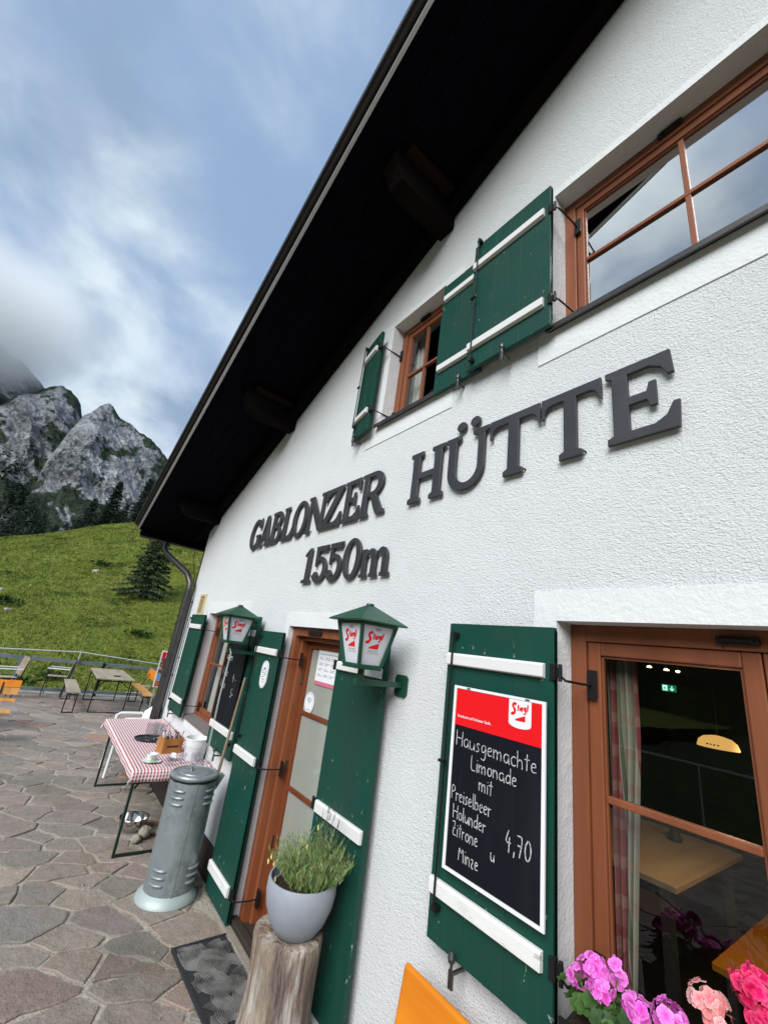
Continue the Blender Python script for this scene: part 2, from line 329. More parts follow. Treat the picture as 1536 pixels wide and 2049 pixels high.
    if ch == 'U':
        w = .88
        o = [(0, 1), (0, 1-t), (f, 1-t-k), (f, .34)] + arc(.44, .34, .37, .36, 180, 360, 18) + [(w-f, 1-t-k), (w, 1-t), (w, 1), (w-.30, 1), (w-.30, 1-t), (w-.19, 1-t-k), (w-.19, .36)] + arc(.46, .36, .23, .26, 0, -180, 14) + [(f+s-.01, 1-t-k), (2*f+s, 1-t), (2*f+s, 1)]
        return w, [o]
    if ch == '1':
        w = .48
        return w, [[(0, 0), (w, 0), (w, t), (.35, t+k), (.35, 1.0), (.24, 1.0), (.02, .84), (.02, .78), (.16, .81), (.16, t+k), (0, t)]]
    if ch == '5':
        w = .80
        o = [(.10, 1), (.14, .44), (.19, .42)] + arc(.36, .34, .22, .25, 140, -110, 16) + arc(.20, .17, .12, .11, -20, 200, 8)[::1] + arc(.36, .34, .40, .36, 205, 450, 26) + [(.30, .69), (.22, .66), (.235, .86), (.68, .84), (.74, 1)]
        return w, [o]
    if ch == 'm':
        w = 1.28; s = .17
        o = [(0, 0), (.31, 0), (.31, .06), (.24, .08), (.24, .40)] + arc(.36, .40, .12, .14, 180, 0, 8) + [(.48, .08), (.43, .06), (.43, 0), (.74, 0), (.74, .06), (.67, .08), (.67, .40)] + arc(.80, .40, .13, .14, 180, 0, 8) + [(.93, .08), (.88, .06), (.88, 0), (1.22, 0), (1.22, .06), (1.12, .08), (1.12, .42)] + arc(.90, .42, .22, .24, 0, 130, 8) + [(.67, .56)] + arc(.46, .42, .21, .24, 20, 130, 8) + [(.24, .54), (.24, .66), (0, .66), (0, .59), (.07, .57), (.07, .08), (0, .06)]
        return w, [o]
def loops_mesh(loops, ext, bev=0):
    cu = bpy.data.curves.new('t', 'CURVE'); cu.dimensions = '2D'; cu.fill_mode = 'BOTH'; cu.extrude = ext; cu.bevel_depth = bev; cu.bevel_resolution = 0
    for L in loops:
        sp = cu.splines.new('POLY'); sp.points.add(len(L) - 1); sp.use_cyclic_u = True
        for p, q in zip(sp.points, L): p.co = (q[0], q[1], 0, 1)
    o = bpy.data.objects.new('t', cu); COL.objects.link(o)
    me = bpy.data.meshes.new_from_object(o, depsgraph=bpy.context.evaluated_depsgraph_get())
    bpy.data.objects.remove(o); bpy.data.curves.remove(cu)
    vs = [tuple(v.co) for v in me.vertices]; fs = [tuple(p.vertices) for p in me.polygons]; bpy.data.meshes.remove(me)
    return vs, fs
def text_mesh(s, size, ext=0.0, shear=0, align='LEFT', bold=0):
    cu = bpy.data.curves.new('t', 'FONT'); cu.body = s; cu.size = size; cu.extrude = ext; cu.shear = shear; cu.align_x = align; cu.offset = bold
    o = bpy.data.objects.new('t', cu); COL.objects.link(o)
    me = bpy.data.meshes.new_from_object(o, depsgraph=bpy.context.evaluated_depsgraph_get())
    bpy.data.objects.remove(o); bpy.data.curves.remove(cu)
    vs = [tuple(v.co) for v in me.vertices]; fs = [tuple(p.vertices) for p in me.polygons]; bpy.data.meshes.remove(me)
    return vs, fs
def place2d(mb, vs, fs, O, U=(1, 0, 0), V=(0, 0, 1), W_=(0, -1, 0)):
    O, U, V, W_ = map(Vector, (O, U, V, W_)); mb.add([O + U * v[0] + V * v[1] + W_ * v[2] for v in vs], fs)
# single-stroke handwriting, x height .6, cap height 1
ST = {
 'H': (.62, [[(0, 1), (.03, 0)], [(.55, .98), (.52, 0)], [(.0, .5), (.55, .52)]]),
 'a': (.52, [[(.42, .5), (.25, .6), (.06, .45), (.05, .15), (.2, .02), (.38, .15), (.43, .5), (.44, .1), (.5, .0)]]),
 'u': (.5, [[(.02, .58), (.04, .15), (.16, .02), (.32, .1), (.4, .3), (.42, .58), (.42, .0)]]),
 's': (.42, [[(.36, .52), (.2, .6), (.08, .48), (.3, .22), (.22, .03), (.02, .08)]]),
 'g': (.5, [[(.42, .5), (.22, .6), (.05, .4), (.12, .1), (.34, .14), (.43, .55), (.42, -.2), (.25, -.4), (.05, -.3)]]),
 'e': (.46, [[(.04, .3), (.38, .36), (.3, .58), (.1, .52), (.03, .25), (.15, .02), (.4, .1)]]),
 'm': (.74, [[(.02, .58), (.05, 0)], [(.05, .35), (.2, .58), (.32, .45), (.33, 0)], [(.33, .35), (.5, .58), (.62, .45), (.63, 0)]]),
 'c': (.44, [[(.4, .5), (.22, .6), (.05, .4), (.08, .1), (.25, .0), (.4, .1)]]),
 'h': (.5, [[(.04, 1), (.05, 0)], [(.05, .35), (.22, .58), (.38, .45), (.4, 0)]]),
 't': (.42, [[(.2, .95), (.19, .0)], [(.0, .62), (.38, .66)]]),
 'L': (.5, [[(.06, 1), (.03, .02), (.42, .05)]]),
 'i': (.2, [[(.08, .56), (.09, 0)], [(.08, .76), (.12, .80)]]),
 'o': (.5, [[(.25, .58), (.06, .42), (.08, .1), (.28, .01), (.44, .2), (.4, .5), (.22, .58)]]),
 'n': (.5, [[(.03, .58), (.05, 0)], [(.05, .35), (.2, .58), (.38, .45), (.4, 0)]]),
 'd': (.5, [[(.4, .5), (.2, .58), (.04, .35), (.1, .05), (.3, .08), (.42, .3)], [(.42, 1.02), (.43, 0)]]),
 'r': (.36, [[(.03, .58), (.05, 0)], [(.05, .35), (.18, .56), (.33, .52)]]),
 'P': (.52, [[(.05, 1), (.04, 0)], [(.0, .96), (.3, 1), (.46, .78), (.3, .55), (.05, .5)]]),
 'l': (.22, [[(.08, 1), (.06, .05), (.16, 0)]]),
 'b': (.5, [[(.04, 1), (.05, 0)], [(.05, .3), (.22, .56), (.42, .38), (.36, .06), (.15, .0), (.05, .1)]]),
 'Z': (.55, [[(.03, .95), (.46, 1), (.03, .03), (.5, .02)], [(.12, .5), (.4, .52)]]),
 'M': (.7, [[(.02, 0), (.06, 1), (.3, .4), (.56, 1), (.6, 0)]]),
 'z': (.44, [[(.04, .55), (.36, .56), (.04, .02), (.38, .0)]]),
 '4': (.55, [[(.28, 1), (.02, .4), (.45, .44)], [(.34, .7), (.3, -.05)]]),
 ',': (.25, [[(.12, .12), (.04, -.15)]]),
 '7': (.5, [[(.03, .96), (.44, .98), (.2, 0)], [(.08, .5), (.4, .52)]]),
 '0': (.5, [[(.25, .95), (.04, .6), (.1, .05), (.34, .05), (.46, .5), (.38, .9), (.2, .95)]]),
 'E': (.5, [[(.42, .98), (.05, .96), (.04, .02), (.44, .04)], [(.05, .5), (.36, .52)]]),
 '5': (.5, [[(.42, 1), (.1, .98), (.08, .58), (.36, .52), (.42, .2), (.2, .0), (.02, .1)]]),
 '-': (.4, [[(.04, .4), (.3, .42)]]), ' ': (.35, []),
 'S': (.6, [[(.5, .92), (.28, 1.02), (.08, .85), (.2, .6), (.42, .4), (.36, .1), (.12, .0), (-.02, .1)]]),
}
def smoothl(pts, n=3):
    for _ in range(n):
        q = [pts[0]]
        for a, b in zip(pts, pts[1:]): q += [(a[0]*.75+b[0]*.25, a[1]*.75+b[1]*.25), (a[0]*.25+b[0]*.75, a[1]*.25+b[1]*.75)]
        q.append(pts[-1]); pts = q
    return pts
def strokes(mb, s, x, z, h, y, wd, slope=0., stretch=1., wob=.02, shear=0., rise=.0008):
    """handwriting as thin raised ribbons in the wall plane; returns the end x"""
    rs = random.Random(s); cx = 0.
    for ch in s:
        adv, st = ST[ch]; dz = rs.uniform(-wob, wob)
        for L in st:
            P = [(p[0] + rs.uniform(-.015, .015), p[1] + rs.uniform(-.015, .015)) for p in L]
            P = smoothl(P, 2) if len(P) > 2 else P
            Q = [Vector((x + (cx + p[0] + shear * p[1]) * h * stretch, z + (p[1] + dz) * h + slope * (cx + p[0]) * h * stretch)) for p in P]
            k = 0
            for i, q in enumerate(Q):
                d = (Q[min(i+1, len(Q)-1)] - Q[max(i-1, 0)]).normalized(); nn = Vector((-d.y, d.x)) * wd / 2 * (.8 + .4 * rs.random())
                a, b = q + nn, q - nn
                mb.v += [mb.M @ Vector((a.x, y, a.y)), mb.M @ Vector((b.x, y, b.y))]
                if i: n0 = len(mb.v) - 4; mb.f.append((n0, n0+1, n0+3, n0+2)); mb.mi.append(mb.cur)
        cx += adv * 1.08
    return x + cx * h * stretch

# ------------------------------------------------------------------ the hut: walls
XL, XR, RIDGE = -7.6, 10.6, 1.9
def roofz(x): return 6.78 + .386 * x if x <= RIDGE else 6.78 + .386 * RIDGE - .386 * (x - RIDGE)
hut = thing('mountain_hut', (XL, 0, GZ), 'white plastered alpine hut with a dark overhanging roof and green shutters', 'building')
# windows: (x left, x right, z bottom, z top)
W3 = (-1.07, .27, 1.095, 2.49); U2 = (-1.08, .23, 4.13, 5.22); U1 = (-2.74, -2.06, 4.13, 5.22); W0 = (-6.36, -4.98, 1.15, 2.47); DR = (-3.75, -2.66, GZ, 2.38)
def ring_band(name, o, m, pt, pb, ps, depth, proud=.006, sill=True):
    """smooth plaster surround: a proud ring on the wall and the reveals of the opening"""
    x0, x1, z0, z1 = o; X0, X1, Z0, Z1 = x0 - ps, x1 + ps, z0 - pb, z1 + pt; p = -proud
    mb = MB()
    V = [(X0, p, Z0), (X1, p, Z0), (X1, p, Z1), (X0, p, Z1), (x0, p, z0), (x1, p, z0), (x1, p, z1), (x0, p, z1)]
    V += [(X0, .002, Z0), (X1, .002, Z0), (X1, .002, Z1), (X0, .002, Z1), (x0, depth, z0), (x1, depth, z0), (x1, depth, z1), (x0, depth, z1)]
    mb.add(V, [(0, 1, 5, 4), (1, 2, 6, 5), (2, 3, 7, 6), (3, 0, 4, 7), (8, 9, 1, 0), (9, 10, 2, 1), (10, 11, 3, 2), (11, 8, 0, 3), (4, 5, 13, 12), (5, 6, 14, 13), (6, 7, 15, 14), (7, 4, 12, 15)])
    return mb.build(name, m, hut, fix=False, bevel=0)
ops = [W3, U2, U1, W0, DR]
xs = sorted(set([XL, XR, RIDGE] + [v for o in ops for v in o[:2]] + [-6.9, -4.5, 4, 7]))
mb = MB()
for xa, xb in zip(xs, xs[1:]):
    mid = (xa + xb) / 2; zs = sorted(set([GZ - .1, .42] + [v for o in ops if o[0] < mid < o[1] for v in o[2:]])); 
    zs = [z for z in zs if z < min(roofz(xa), roofz(xb)) - .05]
    for za, zb in zip(zs, zs[1:]):
        if any(o[0] < mid < o[1] and o[2] - .001 <= (za + zb) / 2 <= o[3] for o in ops): continue
        mb.add([(xa, 0, za), (xb, 0, za), (xb, 0, zb), (xa, 0, zb)], [(0, 1, 2, 3)])
    za = zs[-1]; mb.add([(xa, 0, za), (xb, 0, za), (xb, 0, roofz(xb) + .2), (xa, 0, roofz(xa) + .2)], [(0, 1, 2, 3)])
gw = mb.build('gable_wall', PLASTER, hut, fix=False)
tag(gw, 'rough white plaster gable wall')
side = MB(); side.box(XL - .001, .001, GZ - .1, XL + .25, 9, 3.9); side.box(XR - .25, .001, GZ - .1, XR, 9, 3.9); side.box(XL + .25, 8.75, GZ - .1, XR - .25, 9, 3.9)
side.build('side_wall', mat('dark_side_cladding', (.05, .042, .036), .8, bump=[(20, .01, 4)]), hut)
B('corner_trim', IRON, hut, (XL - .022, -.012, GZ, XL - .002, .05, 3.85))
for x0, x1 in ((XL, W0[0] - .02), (W0[0] - .02, DR[0] - .03), (DR[1] + .03, 4), (4, XR)):
    B('plinth_board', DARKWOOD, hut, (x0 + .004, -.018, GZ - .05, x1 - .004, .0, .40 if x1 < 0 else .36), bevel=.004)
ring_band('window_surround', W3, BAND, .135, .1, .115, .14); ring_band('window_surround', U2, BAND, .06, .2, .105, .14)
ring_band('window_surround', U1, BAND, .06, .18, .19, .14); ring_band('window_surround', W0, BAND, .145, .12, .13, .14)
ring_band('door_surround', DR, BAND, .12, 0, .09, .16)

# ------------------------------------------------------------------ windows
def frame_ring(mb, x0, x1, z0, z1, wd, y0, y1):
    mb.box(x0, y0, z0, x0 + wd, y1, z1); mb.box(x1 - wd, y0, z0, x1, y1, z1)
    mb.box(x0 + wd, y0, z0, x1 - wd, y1, z0 + wd); mb.box(x0 + wd, y0, z1 - wd, x1 - wd, y1, z1)
def window(o, sashes, zbar, vbar, glass, fr=.07, sw=.048, yf=.11, label=None):
    x0, x1, z0, z1 = o
    mb = MB(); frame_ring(mb, x0 + .001, x1 - .001, z0 + .001, z1 - .001, fr, yf, yf + .07)
    root = mb.build('window', BROWN, hut, bevel=.004)
    if label: tag(root, label)
    xa, xb = x0 + fr, x1 - fr
    cuts = [xa, xb] if sashes == 1 else [xa, (x0 + x1) / 2, xb]
    for a, b in zip(cuts, cuts[1:]):
        a += .002; b -= .002; za, zb = z0 + fr + .002, z1 - fr - .002
        m2 = MB(); frame_ring(m2, a, b, za, zb, sw, yf + .012, yf + .062); m2.build('sash', BROWN, root, bevel=.005)
        m3 = MB(); frame_ring(m3, a + sw + .001, b - sw - .001, za + sw + .001, zb - sw - .001, .008, yf + .024, yf + .04)
        m3.build('glazing_bead', BROWN, root)
        ga, gb, gz0, gz1 = a + sw + .009, b - sw - .009, za + sw + .009, zb - sw - .009
        gx = [ga, gb] if not vbar else [ga, (ga + gb) / 2 - .013, (ga + gb) / 2 + .013, gb]
        if vbar: B('glazing_bar', BROWN, root, (gx[1], yf + .018, gz0, gx[2], yf + .045, zbar - .0135), (gx[1], yf + .018, zbar + .0135, gx[2], yf + .045, gz1), bevel=.003)
        B('glazing_bar', BROWN, root, (ga, yf + .016, zbar - .013, gb, yf + .046, zbar + .013), bevel=.004)
        pr = [(gx[0], gx[1])] + ([(gx[2], gx[3])] if vbar else [])
        for p, q in pr:
            for r, s_ in ((gz0, zbar - .0135), (zbar + .0135, gz1)):
                g = MB(); y = yf + .032; tl = random.uniform(-.0006, .0006)
                g.add([(p, y, r), (q, y, r), (q, y + tl, s_), (p, y + tl, s_)], [(0, 1, 2, 3)]); g.build('pane', glass, root, fix=False)
    return root
w3 = window(W3, 2, 1.825, False, GLASS, sw=.055, label='brown casement window with a view into the dark dining room')
wu2 = window(U2, 1, 4.675, True, GLASSUP, label='wide upper window reflecting sky and roof edge')
wu1 = window(U1, 1, 4.66, True, GLASS, label='small upper window with pale curtain')
w0 = window(W0, 2, 1.825, False, GLASS, label='far ground floor window beside the corner')
for o, root, m in ((U2, wu2, GREYMETAL), (U1, wu1, GREYMETAL), (W3, w3, GREYMETAL), (W0, w0, mat('grey_slate_sill', (.16, .14, .13), .7, bump=[(20, .004, 4)]))):
    s_ = MB(); ex = .035 if o is not W0 else .0; yo = -.05 if o is not W0 else -.018
    s_.prism([(yo, o[2] - .028), (yo, o[2] + .002), (.109, o[2] + .03), (.109, o[2] + .012), (yo + .012, o[2] - .012), (yo + .012, o[2] - .028)], o[0] - ex, o[1] + ex, 'x')
    s_.build('sill', m, root)
# small black vent gear on top of the frames
for root, x, z in ((w3, -.455, 2.452), (wu2, -.455, 5.19), (wu1, -2.42, 5.19)):
    mb = MB(); mb.box(x - .06, .088, z - .014, x + .06, .108, z + .012); mb.box(x - .045, .08, z - .008, x + .045, .088, z + .004); mb.tube([(x - .04, .095, z - .014), (x - .04, .095, z - .03)], .003, 6)
    mb.build('espagnolette', IRON, root, bevel=.002)
def curtain(name, x0, x1, z0, z1, y, m, parent, waves=6, amp=.022, taper=0.):
    mb = MB(); n = waves * 8; k = 14
    for j in range(k + 1):
        t = j / k; z = z1 + (z0 - z1) * t; sh = 1 - taper * max(0, t - .3) / .7
        for i in range(n + 1):
            u = i / n; x = x0 + (x1 - x0) * u * sh
            mb.v.append(Vector((x, y + amp * math.sin(u * waves * 2 * math.pi + .6 * math.sin(3 * t)) + .006 * math.sin(9 * u + 4 * t), z)))
    for j in range(k):
        for i in range(n): a = j * (n + 1) + i; mb.f.append((a, a + 1, a + n + 2, a + n + 1)); mb.mi.append(0)
    return mb.build(name, m, parent, smooth='all', fix=False)
cur = mat('checked_curtain_cloth', (.42, .38, .29), .9, var=[])
t = cur.node_tree; b = t.nodes['Principled BSDF']; tcn = t.nodes.new('ShaderNodeTexCoord'); sx = t.nodes.new('ShaderNodeSeparateXYZ'); t.links.new(tcn.outputs['Object'], sx.inputs[0])
def stripe(axis, per, duty, off=0):
    f = mathn(t, 'FRACT', mathn(t, 'MULTIPLY', mathn(t, 'ADD', sx.outputs[axis], off), 1 / per)); return mathn(t, 'LESS_THAN', f, duty)
c = mixc(t, mathn(t, 'MULTIPLY', stripe(0, .115, .42, .05), .9), (.27, .24, .18), (.19, .022, .026)); c = mixc(t, mathn(t, 'MULTIPLY', stripe(2, .13, .30), .5), c, (.30, .16, .12)); c = mixc(t, mathn(t, 'MULTIPLY', stripe(0, .115, .06, .0), .8), c, (.05, .08, .04))
t.links.new(c, b.inputs['Base Color'])
curtain('curtain', W3[0] + .085, W3[0] + .215, 1.15, 2.43, .26, cur, w3, 4, .018, .5)
curtain('curtain', U1[0] + .02, U1[0] + .2, 4.15, 5.2, .26, CLOTHW, wu1, 4, .02)
curtain('curtain', U1[1] - .14, U1[1] - .02, 4.15, 5.2, .26, CLOTHW, wu1, 3, .02)
curtain('curtain', W0[0] + .05, W0[0] + 1.2, 1.2, 2.42, .26, CLOTHW, w0, 9, .02)
# ------------------------------------------------------------------ door
dw = MB(); x0, x1, z1 = DR[0] + .002, DR[1] - .002, DR[3] - .002
dw.box(x0, .04, GZ + .012, x0 + .07, .14, z1); dw.box(x1 - .07, .04, GZ + .012, x1, .14, z1); dw.box(x0 + .07, .04, z1 - .075, x1 - .07, .14, z1)
dw.box(x0 + .071, .10, GZ + .012, x0 + .105, .20, z1 - .076); dw.box(x1 - .105, .10, GZ + .012, x1 - .071, .20, z1 - .076); dw.box(x0 + .106, .10, z1 - .11, x1 - .106, .20, z1 - .076)
dframe = dw.build('door_frame', BROWN, hut, bevel=.005)
door = MB(); a, b_ = x0 + .107, x1 - .107; yd = .17
door.box(a, yd, GZ + .03, a + .06, yd + .045, z1 - .112); door.box(b_ - .085, yd, GZ + .03, b_, yd + .045, z1 - .112)
door.box(a + .061, yd, z1 - .17, b_ - .086, yd + .045, z1 - .112); door.box(a + .061, yd, GZ + .03, b_ - .086, yd + .045, GZ + .14)
dleaf = door.build('door', DOORWOOD, hut, bevel=.005)
B('door_panel', DOORWOOD, dleaf, (a + .062, yd + .012, GZ + .141, b_ - .087, yd + .03, .56), bevel=.003)
for zz in (.56, 1.085, 1.66): B('glazing_bar', DOORWOOD, dleaf, (a + .062, yd + .004, zz + .001, b_ - .087, yd + .04, zz + .034), bevel=.004)
for za, zb in ((.595, 1.085), (1.12, 1.66), (1.695, z1 - .171)):
    g = MB(); g.add([(a + .062, yd + .02, za), (b_ - .087, yd + .02, za), (b_ - .087, yd + .02, zb), (a + .062, yd + .02, zb)], [(0, 1, 2, 3)]); g.build('pane', FROST, dleaf, fix=False)
for zz in (1.2, .66, 1.9): mb = MB(); mb.tube([(a + .002, yd - .012, zz), (a + .002, yd - .012, zz + .09)], .011, 8); mb.build('hinge', STEEL, dleaf, smooth=True)
B('door_closer', IRON, dframe, (-3.42, .02, 2.318, -3.20, .04, 2.352), bevel=.004)
B('threshold', DARKWOOD, hut, (x0 - .01, -.03, GZ, x1 + .01, .03, GZ + .055), (x0, .032, GZ, x1, .15, GZ + .03), bevel=.006)
B('door_step', mat('worn_concrete_step', (.26, .23, .19), .9, bump=[(30, .01, 5)]), hut, (x0 - .05, -.10, GZ - .02, x1 + .2, -.031, GZ + .03), bevel=.012)
# wooden inner post with woven lattice behind the glass
mb = MB(); mb.box(-3.37, .235, GZ + .05, -3.30, .26, 2.2); mb.build('inner_post', mat('olive_brown_post', (.17, .11, .055), .6), hut)
mb = MB()
for k in range(28): mb.bar((-3.29, .25, .3 + k * .07), (-3.20, .25, .36 + k * .07), .028, .012, (0, 1, 0)); mb.bar((-3.29, .262, .36 + k * .07), (-3.20, .262, .3 + k * .07), .022, .010, (0, 1, 0))
tag(mb.build('woven_lattice', mat('lattice_cane', (.16, .09, .045), .7), hut), kind='stuff')

# ------------------------------------------------------------------ shutters
def shutter(xh, xf, z0, z1, yh, yf, bars, bar_h=.062, side=1, bolt=True, nb=3, worn=None, catch=True, hinge=True, btop=None, bbot=None):
    """flat shutter folded back on the wall: hinge edge (xh, yh), free edge (xf, yf); outer face towards -y"""
    H = Vector((xh, yh, 0)); F = Vector((xf, yf, 0)); U = (F - H); wd = U.length; U.normalize(); Wv = Vector((0, 0, 1)).cross(U)
    if Wv.y > 0: Wv = -Wv
    T = Matrix(((U.x, Wv.x, 0, xh), (U.y, Wv.y, 0, yh), (0, 0, 1, 0), (0, 0, 0, 1)))
    def mk(): q = MB(); q.M = T; return q
    th = .030
    q = mk(); q.box(0, -th - .001, z0 + .012, wd - .001, -.0125, z1 - .012); root = q.build('shutter', GREENEDGE, hut)
    for i in range(nb):
        q = mk(); a_ = wd * i / nb + (.0004 if i else 0); b2 = wd * (i + 1) / nb - .0004; dz = random.uniform(-.001, .001)
        q.box(a_, -th + .002, z0, b2, random.uniform(-.0006, .0006), z1 + dz); q.build('board', GREEN, root, bevel=.0022)
    for i, (a_, b2) in enumerate(bars):
        q = mk(); e0 = .035; e1 = wd - .012
        q.prism([(.0012, a_), (.026, a_ + .006), (.026, b2 - .010), (.020, b2), (.0012, b2)], e0, e1, 'x'); q.build('batten', WHITEWORN if (worn and i in worn) else WHITE, root, bevel=.003)
    if bolt:
        q = mk(); xb_ = wd - .06; zt = btop if btop else z1 - .04; zb = bbot if bbot else z0 + .12
        q.tube([(xb_, .034, zt), (xb_, .034, zb)], .0052, 8); q.box(xb_ - .014, .002, zt - .03, xb_ + .014, .034, zt - .008); q.box(xb_ - .014, .002, zb, xb_ + .014, .034, zb + .022)
        q.box(xb_ - .008, .026, (zt + zb) / 2 - .02, xb_ + .03, .046, (zt + zb) / 2 - .008); q.build('bolt_rod', IRON, root)
    if hinge:
        for (a_, b2) in bars:
            zc = (a_ + b2) / 2
            q = mk(); q.box(-.012, -.014, zc - .032, .012, .010, zc + .032); q.box(-.036, -.008, zc - .020, -.012, .002, zc + .020)
            q.tube([(-.030, .0, zc - .034), (-.030, .0, zc + .034)], .008, 8)
            sx_ = 1
            q.M = Matrix.Identity(4); d = 1 if xf < xh else -1
            q.tube([(xh + .030 * d, yh, zc - .01), (xh + .048 * d, yh + .01, zc - .028), (xh + .060 * d, .03, zc - .032), (xh + .062 * d, .100, zc - .032)], .0055, 8)
            q.box(xh + .045 * d, .098, zc - .085, xh + .085 * d, .1085, zc + .03); q.build('hinge', IRON, root, bevel=.002)
    if catch:
        xc_ = wd * (.72 if catch is True else catch); q = mk()
        q.box(xc_ - .005, -.06, z0 - .045, xc_ + .005, .018, z0 - .032); q.box(xc_ - .011, .012, z0 - .085, xc_ + .011, .024, z0 - .025)
        q.lathe([(.002, 0), (.014, .006), (.017, .02), (.013, .034), (.003, .042)], (xc_, .020, z0 - .006), 10); q.tube([(xc_, .018, z0 - .04), (xc_, .020, z0)], .006, 8)
        q.build('holdback', mat('tarnished_shutter_catch', (.12, .12, .115), .35, .8), root, bevel=.0015)
    return root
tag(shutter(-1.035, -1.637, 1.108, 2.45, -.088, -.088, [(1.275, 1.34), (2.238, 2.30)], worn=(0,)), 'green shutter carrying the large drinks blackboard')
shutter(.235, .84, 1.108, 2.45, -.088, -.088, [(1.275, 1.34), (2.238, 2.30)])
tag(shutter(-1.055, -1.668, 4.095, 5.205, -.098, -.098, [(4.235, 4.30), (4.955, 5.02)], nb=3, btop=5.22, bbot=4.13, catch=.5), 'upper green shutter overlapping its neighbour')
shutter(.245, .85, 4.095, 5.205, -.098, -.098, [(4.235, 4.30), (4.955, 5.02)])
tag(shutter(-2.03, -1.60, 4.10, 5.13, -.05, -.05, [(4.27, 4.33), (4.94, 5.00)], nb=2, bolt=False, catch=.62, hinge=False), 'upper green shutter partly hidden behind its neighbour')
shutter(-2.795, -3.13, 4.08, 5.14, -.105, -.045, [(4.25, 4.31), (4.93, 4.99)], nb=2, btop=5.12, catch=.7)
shutter(-6.27, -6.95, 1.13, 2.435, -.088, -.088, [(1.28, 1.345), (2.235, 2.30)])
shutter(-5.03, -4.30, 1.12, 2.44, -.088, -.088, [(1.29, 1.36), (2.24, 2.305)], catch=.5)
tag(shutter(-3.68, -4.20, .19, 2.31, -.088, -.088, [(.34, .415), (1.225, 1.295), (2.10, 2.16)], worn=(0,), nb=2, catch=False, btop=2.27, bbot=1.36), 'tall green door shutter on the left, its lowest batten flaking')
tag(shutter(-2.705, -2.155, .19, 2.31, -.088, -.088, [(.34, .415), (1.245, 1.315), (2.10, 2.16)], nb=2, bolt=False, catch=False), 'tall green door shutter on the right behind the lantern')

# ------------------------------------------------------------------ roof
def slope_poly(prof, xa, xb, name, m, parent, bevel=0):
    """profile (y, dz) swept along the left roof slope from xa to xb"""
    mb = MB(); n = len(prof)
    vs = [(x, y, roofz(x) + dz) for x in (xa, xb) for y, dz in prof]
    mb.add(vs, [tuple(range(n)), tuple(reversed(range(n, 2*n)))] + [(i, n+i, n+(i+1) % n, (i+1) % n) for i in range(n)])
    return mb.build(name, m, parent, bevel=bevel)
XE = -8.36
roof = None
for xa, xb in ((XE, RIDGE), (RIDGE, XR + .76)):
    mb = MB(); vs = [(x, y, roofz(x) + dz) for x in (xa, xb) for y, dz in ((-1.05, .245), (9.6, .245), (9.6, .33), (-1.05, .33))]
    mb.add(vs, [(0, 1, 2, 3), (7, 6, 5, 4)] + [(i, 4+i, 4+(i+1) % 4, (i+1) % 4) for i in range(4)])
    o = mb.build('roof', mat('dark_brown_roof_sheet', (.05, .042, .038), .5, .3), hut)
    roof = roof or o
    ys = np.linspace(-.95, -.002, 7)
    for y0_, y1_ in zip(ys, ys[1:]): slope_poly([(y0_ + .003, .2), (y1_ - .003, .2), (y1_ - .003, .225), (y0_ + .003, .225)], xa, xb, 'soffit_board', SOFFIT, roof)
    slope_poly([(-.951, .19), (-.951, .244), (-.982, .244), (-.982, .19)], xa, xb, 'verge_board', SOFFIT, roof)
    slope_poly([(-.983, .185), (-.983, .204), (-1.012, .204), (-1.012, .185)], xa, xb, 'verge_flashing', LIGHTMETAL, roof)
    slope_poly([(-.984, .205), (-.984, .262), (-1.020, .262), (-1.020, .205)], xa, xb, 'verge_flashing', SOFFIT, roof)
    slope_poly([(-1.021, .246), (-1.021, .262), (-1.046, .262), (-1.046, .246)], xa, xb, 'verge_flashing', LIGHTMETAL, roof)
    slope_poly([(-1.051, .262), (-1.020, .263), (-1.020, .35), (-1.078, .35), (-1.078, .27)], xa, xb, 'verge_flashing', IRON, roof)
    slope_poly([(-.002, .0), (-.002, .199), (-.10, .199), (-.115, .03), (-.09, -.01)], max(xa, XL - .35), xb, 'wall_rafter', BEAM, roof, .006)
# eaves side: soffit beyond the corner, fascia and gutter
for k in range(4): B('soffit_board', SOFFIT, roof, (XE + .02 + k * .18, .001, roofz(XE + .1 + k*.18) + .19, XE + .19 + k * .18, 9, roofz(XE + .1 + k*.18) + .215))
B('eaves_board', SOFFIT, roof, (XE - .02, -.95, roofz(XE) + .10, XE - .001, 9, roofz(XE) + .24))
mb = MB(); gz = roofz(XE) + .14
pf = [(XE - .09 + .065 * math.cos(a), gz + .065 * math.sin(a)) for a in [math.pi + math.pi * i / 10 for i in range(11)]]; pf += [(x_ * 1 + .0, z_) for x_, z_ in [(XE - .09 + .058 * math.cos(a), gz + .058 * math.sin(a)) for a in [2*math.pi - math.pi * i / 10 for i in range(11)]]]
mb.prism(pf, -.93, 9, 'y'); mb.build('gutter', GREYMETAL, roof, smooth=True)
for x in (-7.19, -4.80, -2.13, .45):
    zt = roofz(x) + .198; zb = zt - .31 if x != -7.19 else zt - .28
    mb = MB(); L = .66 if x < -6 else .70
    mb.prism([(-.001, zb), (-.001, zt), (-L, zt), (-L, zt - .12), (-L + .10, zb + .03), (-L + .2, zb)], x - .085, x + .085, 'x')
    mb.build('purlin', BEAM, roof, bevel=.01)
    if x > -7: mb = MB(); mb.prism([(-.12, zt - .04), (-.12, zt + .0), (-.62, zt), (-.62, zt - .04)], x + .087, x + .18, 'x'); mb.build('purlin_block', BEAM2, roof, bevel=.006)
mb = MB()
